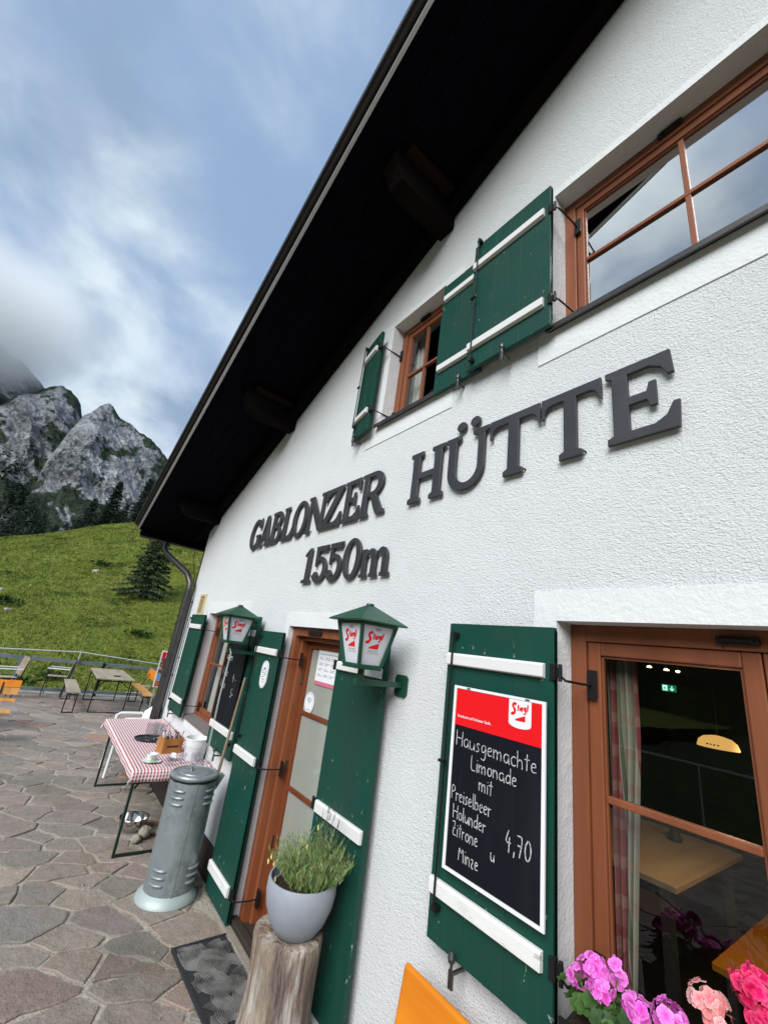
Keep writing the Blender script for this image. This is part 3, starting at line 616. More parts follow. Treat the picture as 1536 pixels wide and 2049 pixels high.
mb.tube([(-8.42, -.50, gz - .05), (-8.40, -.50, gz - .16), (-8.30, -.46, gz - .26), (-7.62, -.17, 3.08), (-7.48, -.115, 2.92), (-7.47, -.11, 2.8), (-7.47, -.11, 2.74)], .050, 14, True)
mb.tube([(-7.47, -.11, 2.75), (-7.47, -.11, GZ + .02)], .062, 14)
for z in (2.62, 1.5, .5): mb.tube([(-7.47, -.11, z), (-7.47, -.11, z + .035)], .067, 14); mb.bar((-7.47, -.05, z + .015), (-7.47, 0, z + .015), .02, .02)
mb.build('downpipe', GREYMETAL, hut, smooth=True)
mb = MB(); mb.tube([(-8.1, -.05, gz - .15), (-8.0, -.05, gz - .35), (-7.75, -.03, 3.1), (-7.66, -.02, 2.9)], .006, 6); mb.build('lightning_wire', IRON, hut)
# beige slatted vent
mb = MB(); mb.box(-7.0, -.03, 2.44, -6.72, 0, 2.47); mb.box(-7.0, -.03, 2.72, -6.72, 0, 2.75); mb.box(-7.0, -.03, 2.471, -6.975, 0, 2.719); mb.box(-6.745, -.03, 2.471, -6.72, 0, 2.719); mb.box(-6.974, -.008, 2.471, -6.746, 0, 2.719)
vent = mb.build('vent_grille', BEIGE, hut, bevel=.003)
for k in range(10): mb = MB(); mb.bar((-6.974, -.02, 2.484 + k * .0245), (-6.746, -.02, 2.484 + k * .0245), .018, .006, (0, .5, 1)); mb.build('slat', BEIGE, vent)

# ------------------------------------------------------------------ raised letters
def sign(name, label, words, z, hh, base_h=None):
    root = thing(name, (words[0][1], 0, z), label, 'sign')
    for ch, xa, xb, hgt in words:
        dots = ch == 'Ü'; w_, loops = glyph('U' if dots else ch)
        sx_ = (xb - xa) / w_; loops = [[(p[0] * sx_, p[1] * hgt) for p in L] for L in loops]
        vs, fs = loops_mesh(loops, .0075, .002)
        mb = MB(); place2d(mb, vs, fs, (xa, -.024, z))
        if dots:
            for cx in (.31, .60):
                vs, fs = loops_mesh([[(p[0] * sx_, p[1] * hgt) for p in arc(cx, 1.17, .095, .085, 0, 360, 20)[:-1]]], .0075, .002); place2d(mb, vs, fs, (xa, -.024, z))
        for px_ in (xa + (xb - xa) * .3, xb - (xb - xa) * .3): mb.tube([(px_, -.018, z + hgt * .05), (px_, 0, z + hgt * .05)], .005, 6)
        mb.build('letter', LETTER, root, fix=False)
G_ = [('G', -5.345, -5.02), ('A', -5.01, -4.70), ('B', -4.69, -4.40), ('L', -4.375, -4.09), ('O', -4.115, -3.79), ('N', -3.79, -3.44), ('Z', -3.46, -3.13), ('E', -3.10, -2.845), ('R', -2.83, -2.49), ('H', -2.205, -1.865), ('Ü', -1.85, -1.50), ('T', -1.485, -1.155), ('T', -1.140, -.825), ('E', -.80, -.51)]
sign('house_name_sign', 'large anthracite serif letters reading GABLONZER HÜTTE across the white gable', [(c_, a_, b2, .385) for c_, a_, b2 in G_], 3.272, .385)
sign('altitude_sign', 'dark raised figures reading 1550m below the house name', [('1', -3.65, -3.485, .325), ('5', -3.465, -3.205, .325), ('5', -3.215, -2.965, .325), ('0', -2.955, -2.70, .325), ('m', -2.69, -2.31, .325)], 2.772, .325)

# ------------------------------------------------------------------ beer brand print (flat print, thin)
def stairs(mb, x, z, w_, h, y):
    n = 6; P = [(x, z)] + [(x + w_, z)]
    P += [(x + w_, z + h)]
    for i in range(n): P += [(x + w_ * (1 - (i + 1) / n), z + h * (1 - i / n * .8)), (x + w_ * (1 - (i + 1) / n), z + h * (1 - (i + 1) / n * .8))] if i < n - 1 else [(x, z + h * .2)]
    mb.add([(p[0], y, p[1]) for p in P], [tuple(range(len(P)))])
def brand(mb, O, U, sz, lift):
    """script word with stairs below, on a plane through O with direction U"""
    Uv = Vector(U); nrm = Vector((Uv.y, -Uv.x, 0)).normalized(); 
    q = MB(); strokes(q, 'S', -.02, -.02, .50, 0, .135, wob=0, shear=.1); 
    xe = .26
    for ch, a_ in (('t', .31), ('i', .45), ('e', .53), ('g', .70), ('l', .89)): strokes(q, ch, a_, .13 + (a_ - .2) * .10, .31, 0, .074, wob=0, shear=.10, stretch=.95)
    stairs(q, .22, -.30, .58, .27, 0)
    M_ = Matrix(((Uv.x, nrm.x, 0, O[0]), (Uv.y, nrm.y, 0, O[1]), (0, 0, 1, O[2]), (0, 0, 0, 1)))
    for i, v in enumerate(q.v): q.v[i] = M_ @ Vector((v.x * sz, lift + i * 1e-7, v.z * sz))
    n0 = len(mb.v); mb.v += q.v; mb.f += [tuple(k + n0 for k in f) for f in q.f]; mb.mi += [0] * len(q.f)

# ------------------------------------------------------------------ wall lanterns
def lantern(cx, cy, label, plate=True):
    root = thing('wall_lantern', (cx, 0, 2.08), label, 'lantern', 'green brewery lanterns on the gable wall')
    zt, zb = 2.403, 2.168; a_, b2 = .122, .074
    cor = [(-1, -1), (1, -1), (1, 1), (-1, 1)]
    mb = MB(); s_ = .168
    mb.add([(cx + i * s_, cy + j * s_, 2.405) for i, j in cor] + [(cx + i * s_, cy + j * s_, 2.413) for i, j in cor] + [(cx + i * .018, cy + j * .018, 2.508) for i, j in cor],
           [(3, 2, 1, 0), (0, 1, 5, 4), (1, 2, 6, 5), (2, 3, 7, 6), (3, 0, 4, 7), (4, 5, 9, 8), (5, 6, 10, 9), (6, 7, 11, 10), (7, 4, 8, 11), (8, 9, 10, 11)])
    mb.lathe([(.0, .012), (.022, .010), (.026, 0), (.0, 0)], (cx, cy, 2.509), 10)
    mb.build('lantern_roof', LGREEN, root, bevel=.002)
    mb = MB()
    for i, j in cor: mb.bar((cx + i * a_, cy + j * a_, zt), (cx + i * b2, cy + j * b2, zb), .017, .017, (1, 0, 0))
    for z, r in ((zt - .006, a_), (zb + .004, b2)):
        for k in range(4):
            p, q = cor[k], cor[(k + 1) % 4]; mb.bar((cx + p[0]*r, cy + p[1]*r, z), (cx + q[0]*r, cy + q[1]*r, z), .019, .016)
    mb.box(cx - b2 - .008, cy - b2 - .008, zb - .014, cx + b2 + .008, cy + b2 + .008, zb - .005)
    mb.tube([(cx, cy, zb - .014), (cx, cy, 2.10)], .020, 12)
    mb.box(cx - .016, cy - .028, 2.068, cx + .016, -.012, 2.098); mb.box(cx - .018, cy - .034, 2.066, cx + .018, cy - .0285, 2.10)
    mb.build('lantern_frame', LGREEN, root, bevel=.0015)
    mb = MB(); pl = [(cx - .04, 2.018), (cx + .04, 2.018), (cx + .056, 2.034), (cx + .056, 2.126), (cx + .04, 2.142), (cx - .04, 2.142), (cx - .056, 2.126), (cx - .056, 2.034)]
    mb.prism(pl, -.012, -.001, 'y')
    for i in (-1, 1):
        for j in (-1, 1): mb.lathe([(.007, 0), (.006, .004), (0, .005)], (0, 0, 0), 8); 
    for v in range(len(mb.v) - 4 * 24, len(mb.v)):
        k = (v - (len(mb.v) - 4 * 24)) // 24; i, j = ((-1, -1), (-1, 1), (1, -1), (1, 1))[k]; p = mb.v[v]; mb.v[v] = Vector((cx + i * .04 + p.x, -.012 - p.z, 2.08 + j * .046 + p.y))
    mb.build('wall_plate', LGREEN, root, bevel=.0015)
    for k in range(4):
        p, q = cor[k], cor[(k + 1) % 4]; i0 = .93
        P = [Vector((cx + p[0]*a_*i0, cy + p[1]*a_*i0, zt - .012)), Vector((cx + q[0]*a_*i0, cy + q[1]*a_*i0, zt - .012)), Vector((cx + q[0]*b2*i0, cy + q[1]*b2*i0, zb + .01)), Vector((cx + p[0]*b2*i0, cy + p[1]*b2*i0, zb + .01))]
        g = MB(); g.add(P, [(0, 1, 2, 3)]); pane = g.build('lantern_pane', OPAL, root)
        if k in (0, 1):
            Ud = (P[1] - P[0]).normalized(); bot = (P[2] + P[3]) / 2; top = (P[0] + P[1]) / 2; Vd = (top - bot).normalized(); nn = Ud.cross(Vd); 
            if nn.dot(top - Vector((cx, cy, top.z))) < 0: nn = -nn
            q_ = MB(); brand(q_, (0, 0, 0), (1, 0, 0), .115, 0)
            ce = bot + Vd * .125 - Ud * .062
            for i, v in enumerate(q_.v): q_.v[i] = ce + Ud * v.x + Vd * v.z + nn * (.0012 + i * 1e-7)
            q_.build('brand_print', RED, pane, fix=False)
            q_ = MB()
            for tx, hz, szz in (('BRAUKUNST', .074, .0115), ('AUF HÖCHSTER STUFE', .062, .0085)):
                vs, fs = text_mesh(tx, szz, align='CENTER'); place2d(q_, vs, fs, bot + Vd * hz + nn * .0012, Ud, Vd, nn)
            for r_ in (-1, 0, 1): vs, fs = loops_mesh([arc(r_ * .013, .0, .009, .006 if r_ else .010, 0, 360, 14)[:-1], arc(r_ * .013, .0, .006, .003 if r_ else .006, 360, 0, 10)[:-1]], 0); place2d(q_, [(v[0], v[1], 0) for v in vs], fs, bot + Vd * .199 + nn * (.0012 + .0002 * r_), Ud, Vd, nn)
            q_.build('small_print', GPRINT, pane, fix=False)
    return root
LGREEN = mat('green_lantern_enamel', (.008, .070, .038), .35, spec=.5, var=[(14, (.012, .055, .034), .4, .7, 4), (90, (.3, .34, .3), .74, .78, 4)])
OPAL = mat('white_opal_glass', (.68, .70, .76), .25, spec=.5)
lantern(-2.08, -.315, 'green wall lantern nearest the camera, mounted right of the door')
lantern(-4.24, -.33, 'green wall lantern farther away between window and door, with a white cord hanging from it')

# ------------------------------------------------------------------ blackboards and small signs
bx0, bx1, bz0, bz1, by = -1.542, -1.047, 1.402, 2.150, -.1265
cb = thing('menu_blackboard', (bx0, by, bz0), 'large blackboard with red header and chalk drinks list hung on the right shutter', 'blackboard')
B('board_panel', CHALKB, cb, (bx0 + .016, -.1205, bz0 + .014, bx1 - .016, -.1155, bz1 - .012))
B('board_frame', WPRINT, cb, (bx0, -.124, bz0, bx1, -.1155, bz0 + .013), (bx0, -.124, bz1 - .011, bx1, -.1155, bz1), (bx0, -.124, bz0 + .0131, bx0 + .0155, -.1155, bz1 - .0111), (bx1 - .0155, -.124, bz0 + .0131, bx1, -.1155, bz1 - .0111))
hd = B('header_print', RED, cb, (bx0 + .0165, -.1222, 1.978, bx1 - .0165, -.1207, bz1 - .0125))
mb = MB(); X0, X1 = -1.222, -1.112
mb.add([(p[0], -.1228, p[1]) for p in [(X0, bz1 - .0125), (X1, bz1 - .0125)][::-1] + [(X0, 2.045)] + [(X0 + (X1 - X0) * (1 - math.cos(math.pi * i / 10)) / 2, 2.045 - .017 * math.sin(math.pi * i / 10)) for i in range(1, 10)] + [(X1, 2.045)]], [tuple(range(13 - 0))])
mb.build('mug_shape_print', WPRINT, hd, fix=True)
mb = MB(); brand(mb, (X0 + .014, -.1232, 2.082), (1, 0, 0), .085, .0); mb.build('brand_print', RED, hd, fix=False)
mb = MB(); vs, fs = text_mesh('Braukunst auf höchster Stufe.', .0165, bold=.0002); place2d(mb, vs, fs, (-1.510, -.1228, 2.013)); mb.build('slogan_print', WPRINT, hd, fix=False)
B('screw', STEEL, cb, (-1.46, -.1268, 2.142, -1.44, -.1242, 2.148), (-1.14, -.1268, 2.142, -1.12, -.1242, 2.148))
mb = MB(); Y = -.1216
for s_, x_, z_, h_, st_, sl_ in (('Hausgemachte', -1.508, 1.893, .062, 1.22, -.03), ('Limonade', -1.415, 1.812, .058, 1.16, .0), ('mit', -1.365, 1.748, .056, 1.1, -.05), ('Preiselbeer', -1.517, 1.672, .056, .98, -.02), ('Holunder', -1.500, 1.604, .053, 1.02, -.01), ('Zitrone', -1.500, 1.540, .053, 1.0, .0), ('u', -1.288, 1.522, .05, 1.0, .0), ('Minze', -1.455, 1.462, .053, .98, -.02)):
    mb = MB(); strokes(mb, s_, x_, z_, h_, Y, .0035, sl_, st_ * .86); mb.build('chalk_word', CHALK, cb, fix=False)
mb = MB(); strokes(mb, '4,70', -1.222, 1.585, .072, Y, .0041, -.03, .88); mb.build('chalk_price', CHALK, cb, fix=False)
bx0, bx1, bz0, bz1 = -4.96, -4.37, 1.385, 2.15
c2_ = thing('ice_cream_blackboard', (bx0, by, bz0), 'smaller blackboard with faded chalk prices on the shutter behind the cord', 'blackboard')
B('board_panel', CHALKB, c2_, (bx0, -.1235, bz0, bx1, -.1155, bz1), bevel=.002)
mb = MB(); 
for s_, x_, z_ in (('asen', -4.88, 1.98), ('l Eis', -4.90, 1.82), ('4 -', -4.58, 1.78), ('l Eis', -4.90, 1.70), ('5-', -4.55, 1.64)): mb = MB(); strokes(mb, s_, x_, z_, .075, -.1242, .006, -.08, 1.15); mb.build('chalk_word', CHALK, c2_, fix=False)
ov = thing('oval_sign', (-3.9, -.09, 1.93), 'small white oval sign on the tall shutter left of the door', 'sign')
def stadium(w_, h, n=10): return arc(0, h/2 - w_/2, w_/2, w_/2, 0, 180, n) + arc(0, -h/2 + w_/2, w_/2, w_/2, 180, 360, n)
vs, fs = loops_mesh([stadium(.145, .235)], .003, .001); mb = MB(); place2d(mb, vs, fs, (-3.895, -.094, 1.93)); mb.build('sign_plate', WPRINT, ov, fix=False)
mb = MB(); vs, fs = loops_mesh([stadium(.132, .222), stadium(.124, .214)[::-1]], .0004, 0); place2d(mb, vs, fs, (-3.895, -.0985, 1.93))
for k, (x_, z_, w_, h) in enumerate([(.0, .05, .05, .02), (-.02, .015, .045, .006), (.015, .0, .05, .006), (-.015, -.02, .05, .007), (.0, -.04, .06, .006), (.01, -.06, .04, .006), (-.03, .03, .02, .01), (.03, .02, .012, .03)]): mb.box(-3.895 + x_ - w_/2, -.0990, 1.93 + z_ - h/2, -3.895 + x_ + w_/2, -.0984, 1.93 + z_ + h/2)
mb.build('sign_print', mat('sign_blue_grey_print', (.22, .27, .30), .5), ov, fix=False)
yp = yd + .012
pp = thing('opening_hours_sheet', (-3.35, yp, 2.06), 'white printed sheet with a pink lower edge behind the door glass', 'notice')
B('paper', WPRINT, pp, (-3.45, yp, 1.955, -3.10, yp + .003, 2.215)); B('pink_strip', mat('pink_paper_strip', (.62, .16, .24), .5), pp, (-3.45, yp, 1.925, -3.10, yp + .003, 1.9545))
mb = MB(); mb.box(-3.42, yp - .001, 2.175, -3.13, yp - .0004, 2.179)
for i in range(3):
    for j in range(4):
        for k in range(2): mb.box(-3.42 + i * .10, yp - .001, 2.145 - j * .045 - k * .012, -3.42 + i * .10 + (.075 if (i + j + k) % 3 else .05), yp - .0004, 2.149 - j * .045 - k * .012)
mb.build('sheet_print', GPRINT, pp, fix=False)
wf = thing('wifi_sticker', (-3.475, yp, 1.77), 'round white wireless network sticker on the door glass', 'sticker')
mb = MB(); vs, fs = loops_mesh([arc(0, 0, .085, .085, 0, 360, 32)[:-1]], .001); place2d(mb, vs, fs, (-3.475, yp, 1.77)); mb.build('sticker_disc', WPRINT, wf, fix=False)
mb = MB(); vs, fs = loops_mesh([arc(0, 0, .076, .076, 0, 360, 32)[:-1], arc(0, 0, .073, .073, 360, 0, 32)[:-1]], .0003); place2d(mb, vs, fs, (-3.475, yp - .0018, 1.77))
for r_ in (.018, .034, .05): vs, fs = loops_mesh([arc(0, -.015, r_, r_, 35, 145, 12) + arc(0, -.015, r_ - .006, r_ - .006, 145, 35, 12)], .0003); place2d(mb, vs, fs, (-3.475, yp - .0018, 1.775))
mb.box(-3.50, yp - .0022, 1.712, -3.45, yp - .0016, 1.718); mb.build('sticker_print', GPRINT, wf, fix=False)

# ------------------------------------------------------------------ terrace of crazy paving
rng = np.random.default_rng(11)
TX0, TX1, TY0, TY1 = -14.4, 1.6, -4.2, -.02
ca_, sa_ = math.cos(math.radians(62)), math.sin(math.radians(62))
def toA(x, y): return (x * ca_ + y * sa_) * .76, (-x * sa_ + y * ca_) * 1.18
def fromA(u_, v_): u_, v_ = u_ / .76, v_ / 1.18; x = u_ * ca_ - v_ * sa_; y = u_ * sa_ + v_ * ca_; return x + .075 * noise.noise(Vector((x * 3.1, y * 3.1, 1))) + .10 * noise.noise(Vector((x, y, 8))), y + .075 * noise.noise(Vector((x * 3.1, y * 3.1, 7))) + .10 * noise.noise(Vector((x, y, 4)))
cn_ = [toA(a_, b_) for a_ in (-15, 2.2) for b_ in (-4.8, .9)]; AX0, AX1 = min(c_[0] for c_ in cn_), max(c_[0] for c_ in cn_); AY0, AY1 = min(c_[1] for c_ in cn_), max(c_[1] for c_ in cn_)
def inside(p): return TX0 < p[0] < TX1 and TY0 < p[1] < (TY1 if p[0] > -7.7 else .85)
base = MB(); base.add([(-15.2, -7.5, GZ - .008), (4.5, -7.5, GZ - .008), (4.5, 1.0, GZ - .008), (-15.2, 1.0, GZ - .008), (-15.2, -7.5, GZ - .9), (4.5, -7.5, GZ - .9), (4.5, 1.0, GZ - .9), (-15.2, 1.0, GZ - .9)], [(0, 1, 2, 3), (7, 6, 5, 4), (0, 4, 5, 1), (1, 5, 6, 2), (2, 6, 7, 3), (3, 7, 4, 0)])
terr = base.build('terrace_paving', MORTAR); tag(terr, kind='structure')
seeds = []; tries = 0
grid = {}
while tries < 60000:
    tries += 1
    x = rng.uniform(AX0, AX1); y = rng.uniform(AY0, AY1); r = .095 + .155 * rng.random() ** .9
    ok = True; gx, gy = int(x // .4), int(y // .4)
    for i in (-1, 0, 1):
        for j in (-1, 0, 1):
            for q in grid.get((gx + i, gy + j), ()):
                if (q[0] - x) ** 2 + (q[1] - y) ** 2 < ((r + q[2]) * .80) ** 2: ok = False
    if ok: grid.setdefault((gx, gy), []).append((x, y, r)); seeds.append((x, y, r))
S = np.array(seeds)
def clip(poly, nx, ny, c):
    out = []
    for i in range(len(poly)):
        a, b_ = poly[i], poly[(i + 1) % len(poly)]; da = nx*a[0] + ny*a[1] - c; db = nx*b_[0] + ny*b_[1] - c
        if da <= 0: out.append(a)
        if (da < 0 < db) or (db < 0 < da): t_ = da / (da - db); out.append((a[0] + (b_[0]-a[0])*t_, a[1] + (b_[1]-a[1])*t_))
    return out
camx, camy = 0, -1.8
cells = []
for i, (x, y, r) in enumerate(S):
    wx, wy = fromA(x, y)
    if not inside((wx, wy)): continue
    d2 = (S[:, 0] - x) ** 2 + (S[:, 1] - y) ** 2; nb_ = np.argsort(d2)[1:22]
    poly = [(x - .8, y - .8), (x + .8, y - .8), (x + .8, y + .8), (x - .8, y + .8)]
    for j in nb_:
        dx, dy = S[j, 0] - x, S[j, 1] - y; d = math.hypot(dx, dy); nx, ny = dx / d, dy / d
        wgt = .5 + .42 * (r - S[j, 2]) / d; gap = .005 + .010 * ((i * 7 + int(j) * 13) % 5) / 4 if (i + int(j)) % 4 else .015
        poly = clip(poly, nx, ny, nx * x + ny * y + d * wgt - gap)
        if len(poly) < 3: break
    if len(poly) >= 3:
        poly = [fromA(*p) for p in poly]; poly = clip(poly, 0, 1, -.03) if wx > -7.7 else poly
        if len(poly) >= 3: cells.append((wx, wy, poly))
def stone_mesh(poly, x, y, k):
    rs = random.Random(k)
    P = [p for a, p in enumerate(poly) if math.dist(p, poly[a - 1]) > .025]
    if len(P) < 3: return None
    Q = []
    for a, b_ in zip(P, P[1:] + P[:1]):
        L = math.dist(a, b_); dx, dy = (b_[0]-a[0]) / L, (b_[1]-a[1]) / L; c_ = min(.018, L * .12) * rs.uniform(.2, 1)
        Q.append((a[0] + dx * c_, a[1] + dy * c_)); n = max(1, int(L / .085))
        for m_ in range(1, n): o_ = rs.gauss(0, .009); Q.append((a[0] + dx * L * m_ / n - dy * o_, a[1] + dy * L * m_ / n + dx * o_))
        Q.append((b_[0] - dx * c_, b_[1] - dy * c_))
    cx_ = sum(p[0] for p in Q) / len(Q); cy_ = sum(p[1] for p in Q) / len(Q); n = len(Q)
    h = GZ + rs.uniform(-.002, .010); tx, ty = rs.gauss(0, .008), rs.gauss(0, .008)
    vs = [(p[0], p[1], GZ - .02) for p in Q]; H = lambda p, d_: h - d_ + tx * (p[0] - cx_) + ty * (p[1] - cy_)
    vs += [(p[0], p[1], H(p, .006)) for p in Q]; ins = [(p[0] + (cx_ - p[0]) * .045, p[1] + (cy_ - p[1]) * .045) for p in Q]; vs += [(p[0], p[1], H(p, 0)) for p in ins]
    fs = [(a, (a+1) % n, n + (a+1) % n, n + a) for a in range(n)] + [(n + a, n + (a+1) % n, 2*n + (a+1) % n, 2*n + a) for a in range(n)] + [tuple(range(2*n, 3*n))]
    base_c = rs.choice([(.178, .158, .140), (.160, .148, .130), (.150, .144, .128), (.168, .150, .136), (.165, .150, .134), (.140, .134, .120), (.19, .172, .150), (.158, .142, .132)] * 2 + [(.150, .134, .126), (.138, .134, .126), (.160, .132, .118), (.130, .130, .124), (.165, .150, .136), (.150, .128, .120), (.175, .162, .146), (.142, .14, .130), (.150, .134, .128), (.19, .13, .10)])
    v = rs.uniform(1.40, 1.85); return vs, fs, (base_c[0] * v * 1.07, base_c[1] * v * .985, base_c[2] * v * .96)
cells.sort(key=lambda c_: (math.hypot(c_[0] - camx, c_[1] - camy) + (30 if (c_[0] > -.9 or c_[1] < -3.3 or math.atan2(c_[1] + 1.8, -c_[0] ) < -.16) else 0)))
rest = MB(); rtone = []
for k, (x, y, poly) in enumerate(cells):
    r = stone_mesh(poly, x, y, k)
    if r is None: continue
    vs, fs, col = r
    if k < 295:
        mb = MB(); mb.add(vs, fs); mb.build('paving_stone', STONE, terr, fix=False, tone=[col + (1,)] * len(vs))
    else: rest.add(vs, fs); rtone += [col + (1,)] * len(vs)
tag(rest.build('paving_stone_rest', STONE, terr, fix=False, tone=rtone), kind='stuff')

# ------------------------------------------------------------------ meadow and hills
def hillz(x, y):
    t_ = np.clip((-x - 18) / 42, 0, None)
    A = np.clip(12.3 + .46 * y, 3.5, 20)
    z = -.45 + (A + .4) * np.minimum(t_, 1.0) ** 1.02 - np.clip(t_ - 1.0, 0, None) ** 1.3 * 4.5
    return z
def fbm(x, y, s, o=4):
    return noise.fractal(Vector((x * s, y * s, 1.7)), 1.0, 2.1, o)
def groundz(x, y):
    z = float(hillz(x, y))
    if x > -18: z = -.45 - .0 * x
    return z + (.10 * fbm(x, y, 1.1) + .38 * fbm(x, y, .16) * min(1, max(0, (-x - 17) / 8)))
xs_ = np.concatenate([np.linspace(-14.9, -45, 190), np.linspace(-45.3, -100, 110)]); ys_ = np.concatenate([np.linspace(-60, -7, 40), np.linspace(-6.8, 9, 150), np.linspace(9.5, 60, 40)])
V = [(float(x), float(y), groundz(float(x), float(y))) for x in xs_ for y in ys_]; ny_ = len(ys_)
F = [(i * ny_ + j, i * ny_ + j + 1, (i + 1) * ny_ + j + 1, (i + 1) * ny_ + j) for i in range(len(xs_) - 1) for j in range(ny_ - 1)]
MEADOW = mat('alpine_meadow_ground', (.155, .195, .034), .95, coord='World', spec=.1,
             var=[(.10, (.130, .165, .026), .4, .65, 4), (.55, (.20, .21, .045), .48, .70, 6, (1, 1, 1)), (2.2, (.095, .115, .020), .50, .70, 5), (.23, (.225, .215, .065), .55, .72, 5), (9, (.085, .105, .018), .55, .75, 4)], bump=[(5, .12, 6), (22, .05, 4)])
me = bpy.data.meshes.new('meadow_hill'); me.from_pydata(V, [], F); me.materials.append(MEADOW); me.polygons.foreach_set('use_smooth', [True] * len(me.polygons))
o = bpy.data.objects.new('meadow_hill', me); COL.objects.link(o); tag(o, kind='structure')
# the wide ground under everything, reaching the horizon
def farz(x, y):
    r = math.hypot(x, y + 2); 
    if -104 < x < -12 and -60 < y < 60: return -3
    z = -1.2 + max(0, r - 35) * .10 + 4 * fbm(x, y, .012) * min(1, r / 80)
    if y < -45: z += (-y - 45) * .22  # unseen slope behind the camera, added to darken the window reflections
    return z
n_ = 70; R_ = [6 * (1.1 ** i) for i in range(52)]
V = []; F = []
for i, r in enumerate(R_):
    for k in range(n_): a = 2 * math.pi * k / n_; x, y = r * math.cos(a), r * math.sin(a) - 2; V.append((x, y, farz(x, y)))
for i in range(len(R_) - 1):
    for k in range(n_): F.append((i * n_ + k, i * n_ + (k + 1) % n_, (i + 1) * n_ + (k + 1) % n_, (i + 1) * n_ + k))
F.append(tuple(reversed(range(n_))))
me = bpy.data.meshes.new('ground'); me.from_pydata(V, [], F); me.materials.append(mat('far_forest_ground', (.028, .045, .018), .95, coord='World', var=[(.06, (.05, .075, .022), .45, .7, 5)], bump=[(.4, 1.0, 5)], spec=.1)); me.polygons.foreach_set('use_smooth', [True] * len(me.polygons))
o = bpy.data.objects.new('ground', me); COL.objects.link(o); tag(o, kind='structure')
# grass tufts
cnt = 90000
u = rng.random(cnt); gx = -15.1 - 47 * u ** 1.35; gy = rng.uniform(-1, 1, cnt) * (1.8 + (-gx) * .155) + (-.3 + (-gx - 15) * .03)
keep = [i for i in range(cnt) if noise.noise(Vector((gx[i] * .7, gy[i] * .7, 5))) > -2]
gx, gy = gx[keep], gy[keep]; m_ = len(gx)
gz_ = np.array([groundz(float(a), float(b_)) for a, b_ in zip(gx, gy)])
big = np.array([noise.noise(Vector((a * .9, b_ * .9, 9))) for a, b_ in zip(gx, gy)])
hgt = (.035 + .045 * rng.random(m_)) * (1 + np.clip(-gx - 18, 0, 40) * .020) * (1 + .9 * np.clip(big, 0, 1)); 
nb_ = 4; vs = np.zeros((m_, nb_, 3, 3)); tone = np.zeros((m_, nb_, 3, 4)); pal = np.array([(.180, .235, .036), (.150, .205, .032), (.225, .245, .050), (.115, .165, .028), (.245, .250, .080)])
sel = rng.integers(0, 5, m_)
dark = (np.array([noise.noise(Vector((a * .45, b_ * .45, 22))) for a, b_ in zip(gx, gy)]) > .30)
mott = np.array([1 + .30 * noise.fractal(Vector((a * .33, b_ * .55, 31)), .7, 2.2, 4) for a, b_ in zip(gx, gy)])
for k in range(nb_):
    a = rng.uniform(0, 6.283, m_); rr = rng.uniform(0, .06, m_) * (1 + np.clip(-gx - 18, 0, 40) * .03); bxx, byy = gx + rr * np.cos(a), gy + rr * np.sin(a)
    a2 = rng.uniform(0, 6.283, m_); wv = hgt * .22
    vs[:, k, 0] = np.stack([bxx - wv * np.sin(a2), byy + wv * np.cos(a2), gz_ - .02], 1); vs[:, k, 1] = np.stack([bxx + wv * np.sin(a2), byy - wv * np.cos(a2), gz_ - .02], 1)
    vs[:, k, 2] = np.stack([bxx + hgt * .6 * np.cos(a2), byy + hgt * .6 * np.sin(a2), gz_ + hgt * rng.uniform(.6, 1.2, m_)], 1)
    c_ = pal[sel] * rng.uniform(.88, 1.14, (m_, 1)) * mott[:, None]; c_[dark] *= np.array([.55, .62, .6])
    for q in range(3): tone[:, k, q, :3] = c_ * (.92 if q < 2 else 1.06); tone[:, k, q, 3] = 1
me = bpy.data.meshes.new('grass'); nv = m_ * nb_ * 3
me.vertices.add(nv); me.vertices.foreach_set('co', vs.astype(np.float32).ravel()); me.loops.add(nv); me.loops.foreach_set('vertex_index', np.arange(nv, dtype=np.int32)); me.polygons.add(nv // 3); me.polygons.foreach_set('loop_start', np.arange(0, nv, 3, dtype=np.int32))
me.update(calc_edges=True); ca = me.color_attributes.new('tone', 'FLOAT_COLOR', 'POINT'); ca.data.foreach_set('color', tone.astype(np.float32).ravel())
GRASS = mat('grass_blades', (.06, .1, .02), .8, attr='tone', spec=.15); me.materials.append(GRASS)
o = bpy.data.objects.new('grass', me); COL.objects.link(o); tag(o, 'short alpine grass covering the slope beyond the railing', 'grass', kind='stuff')

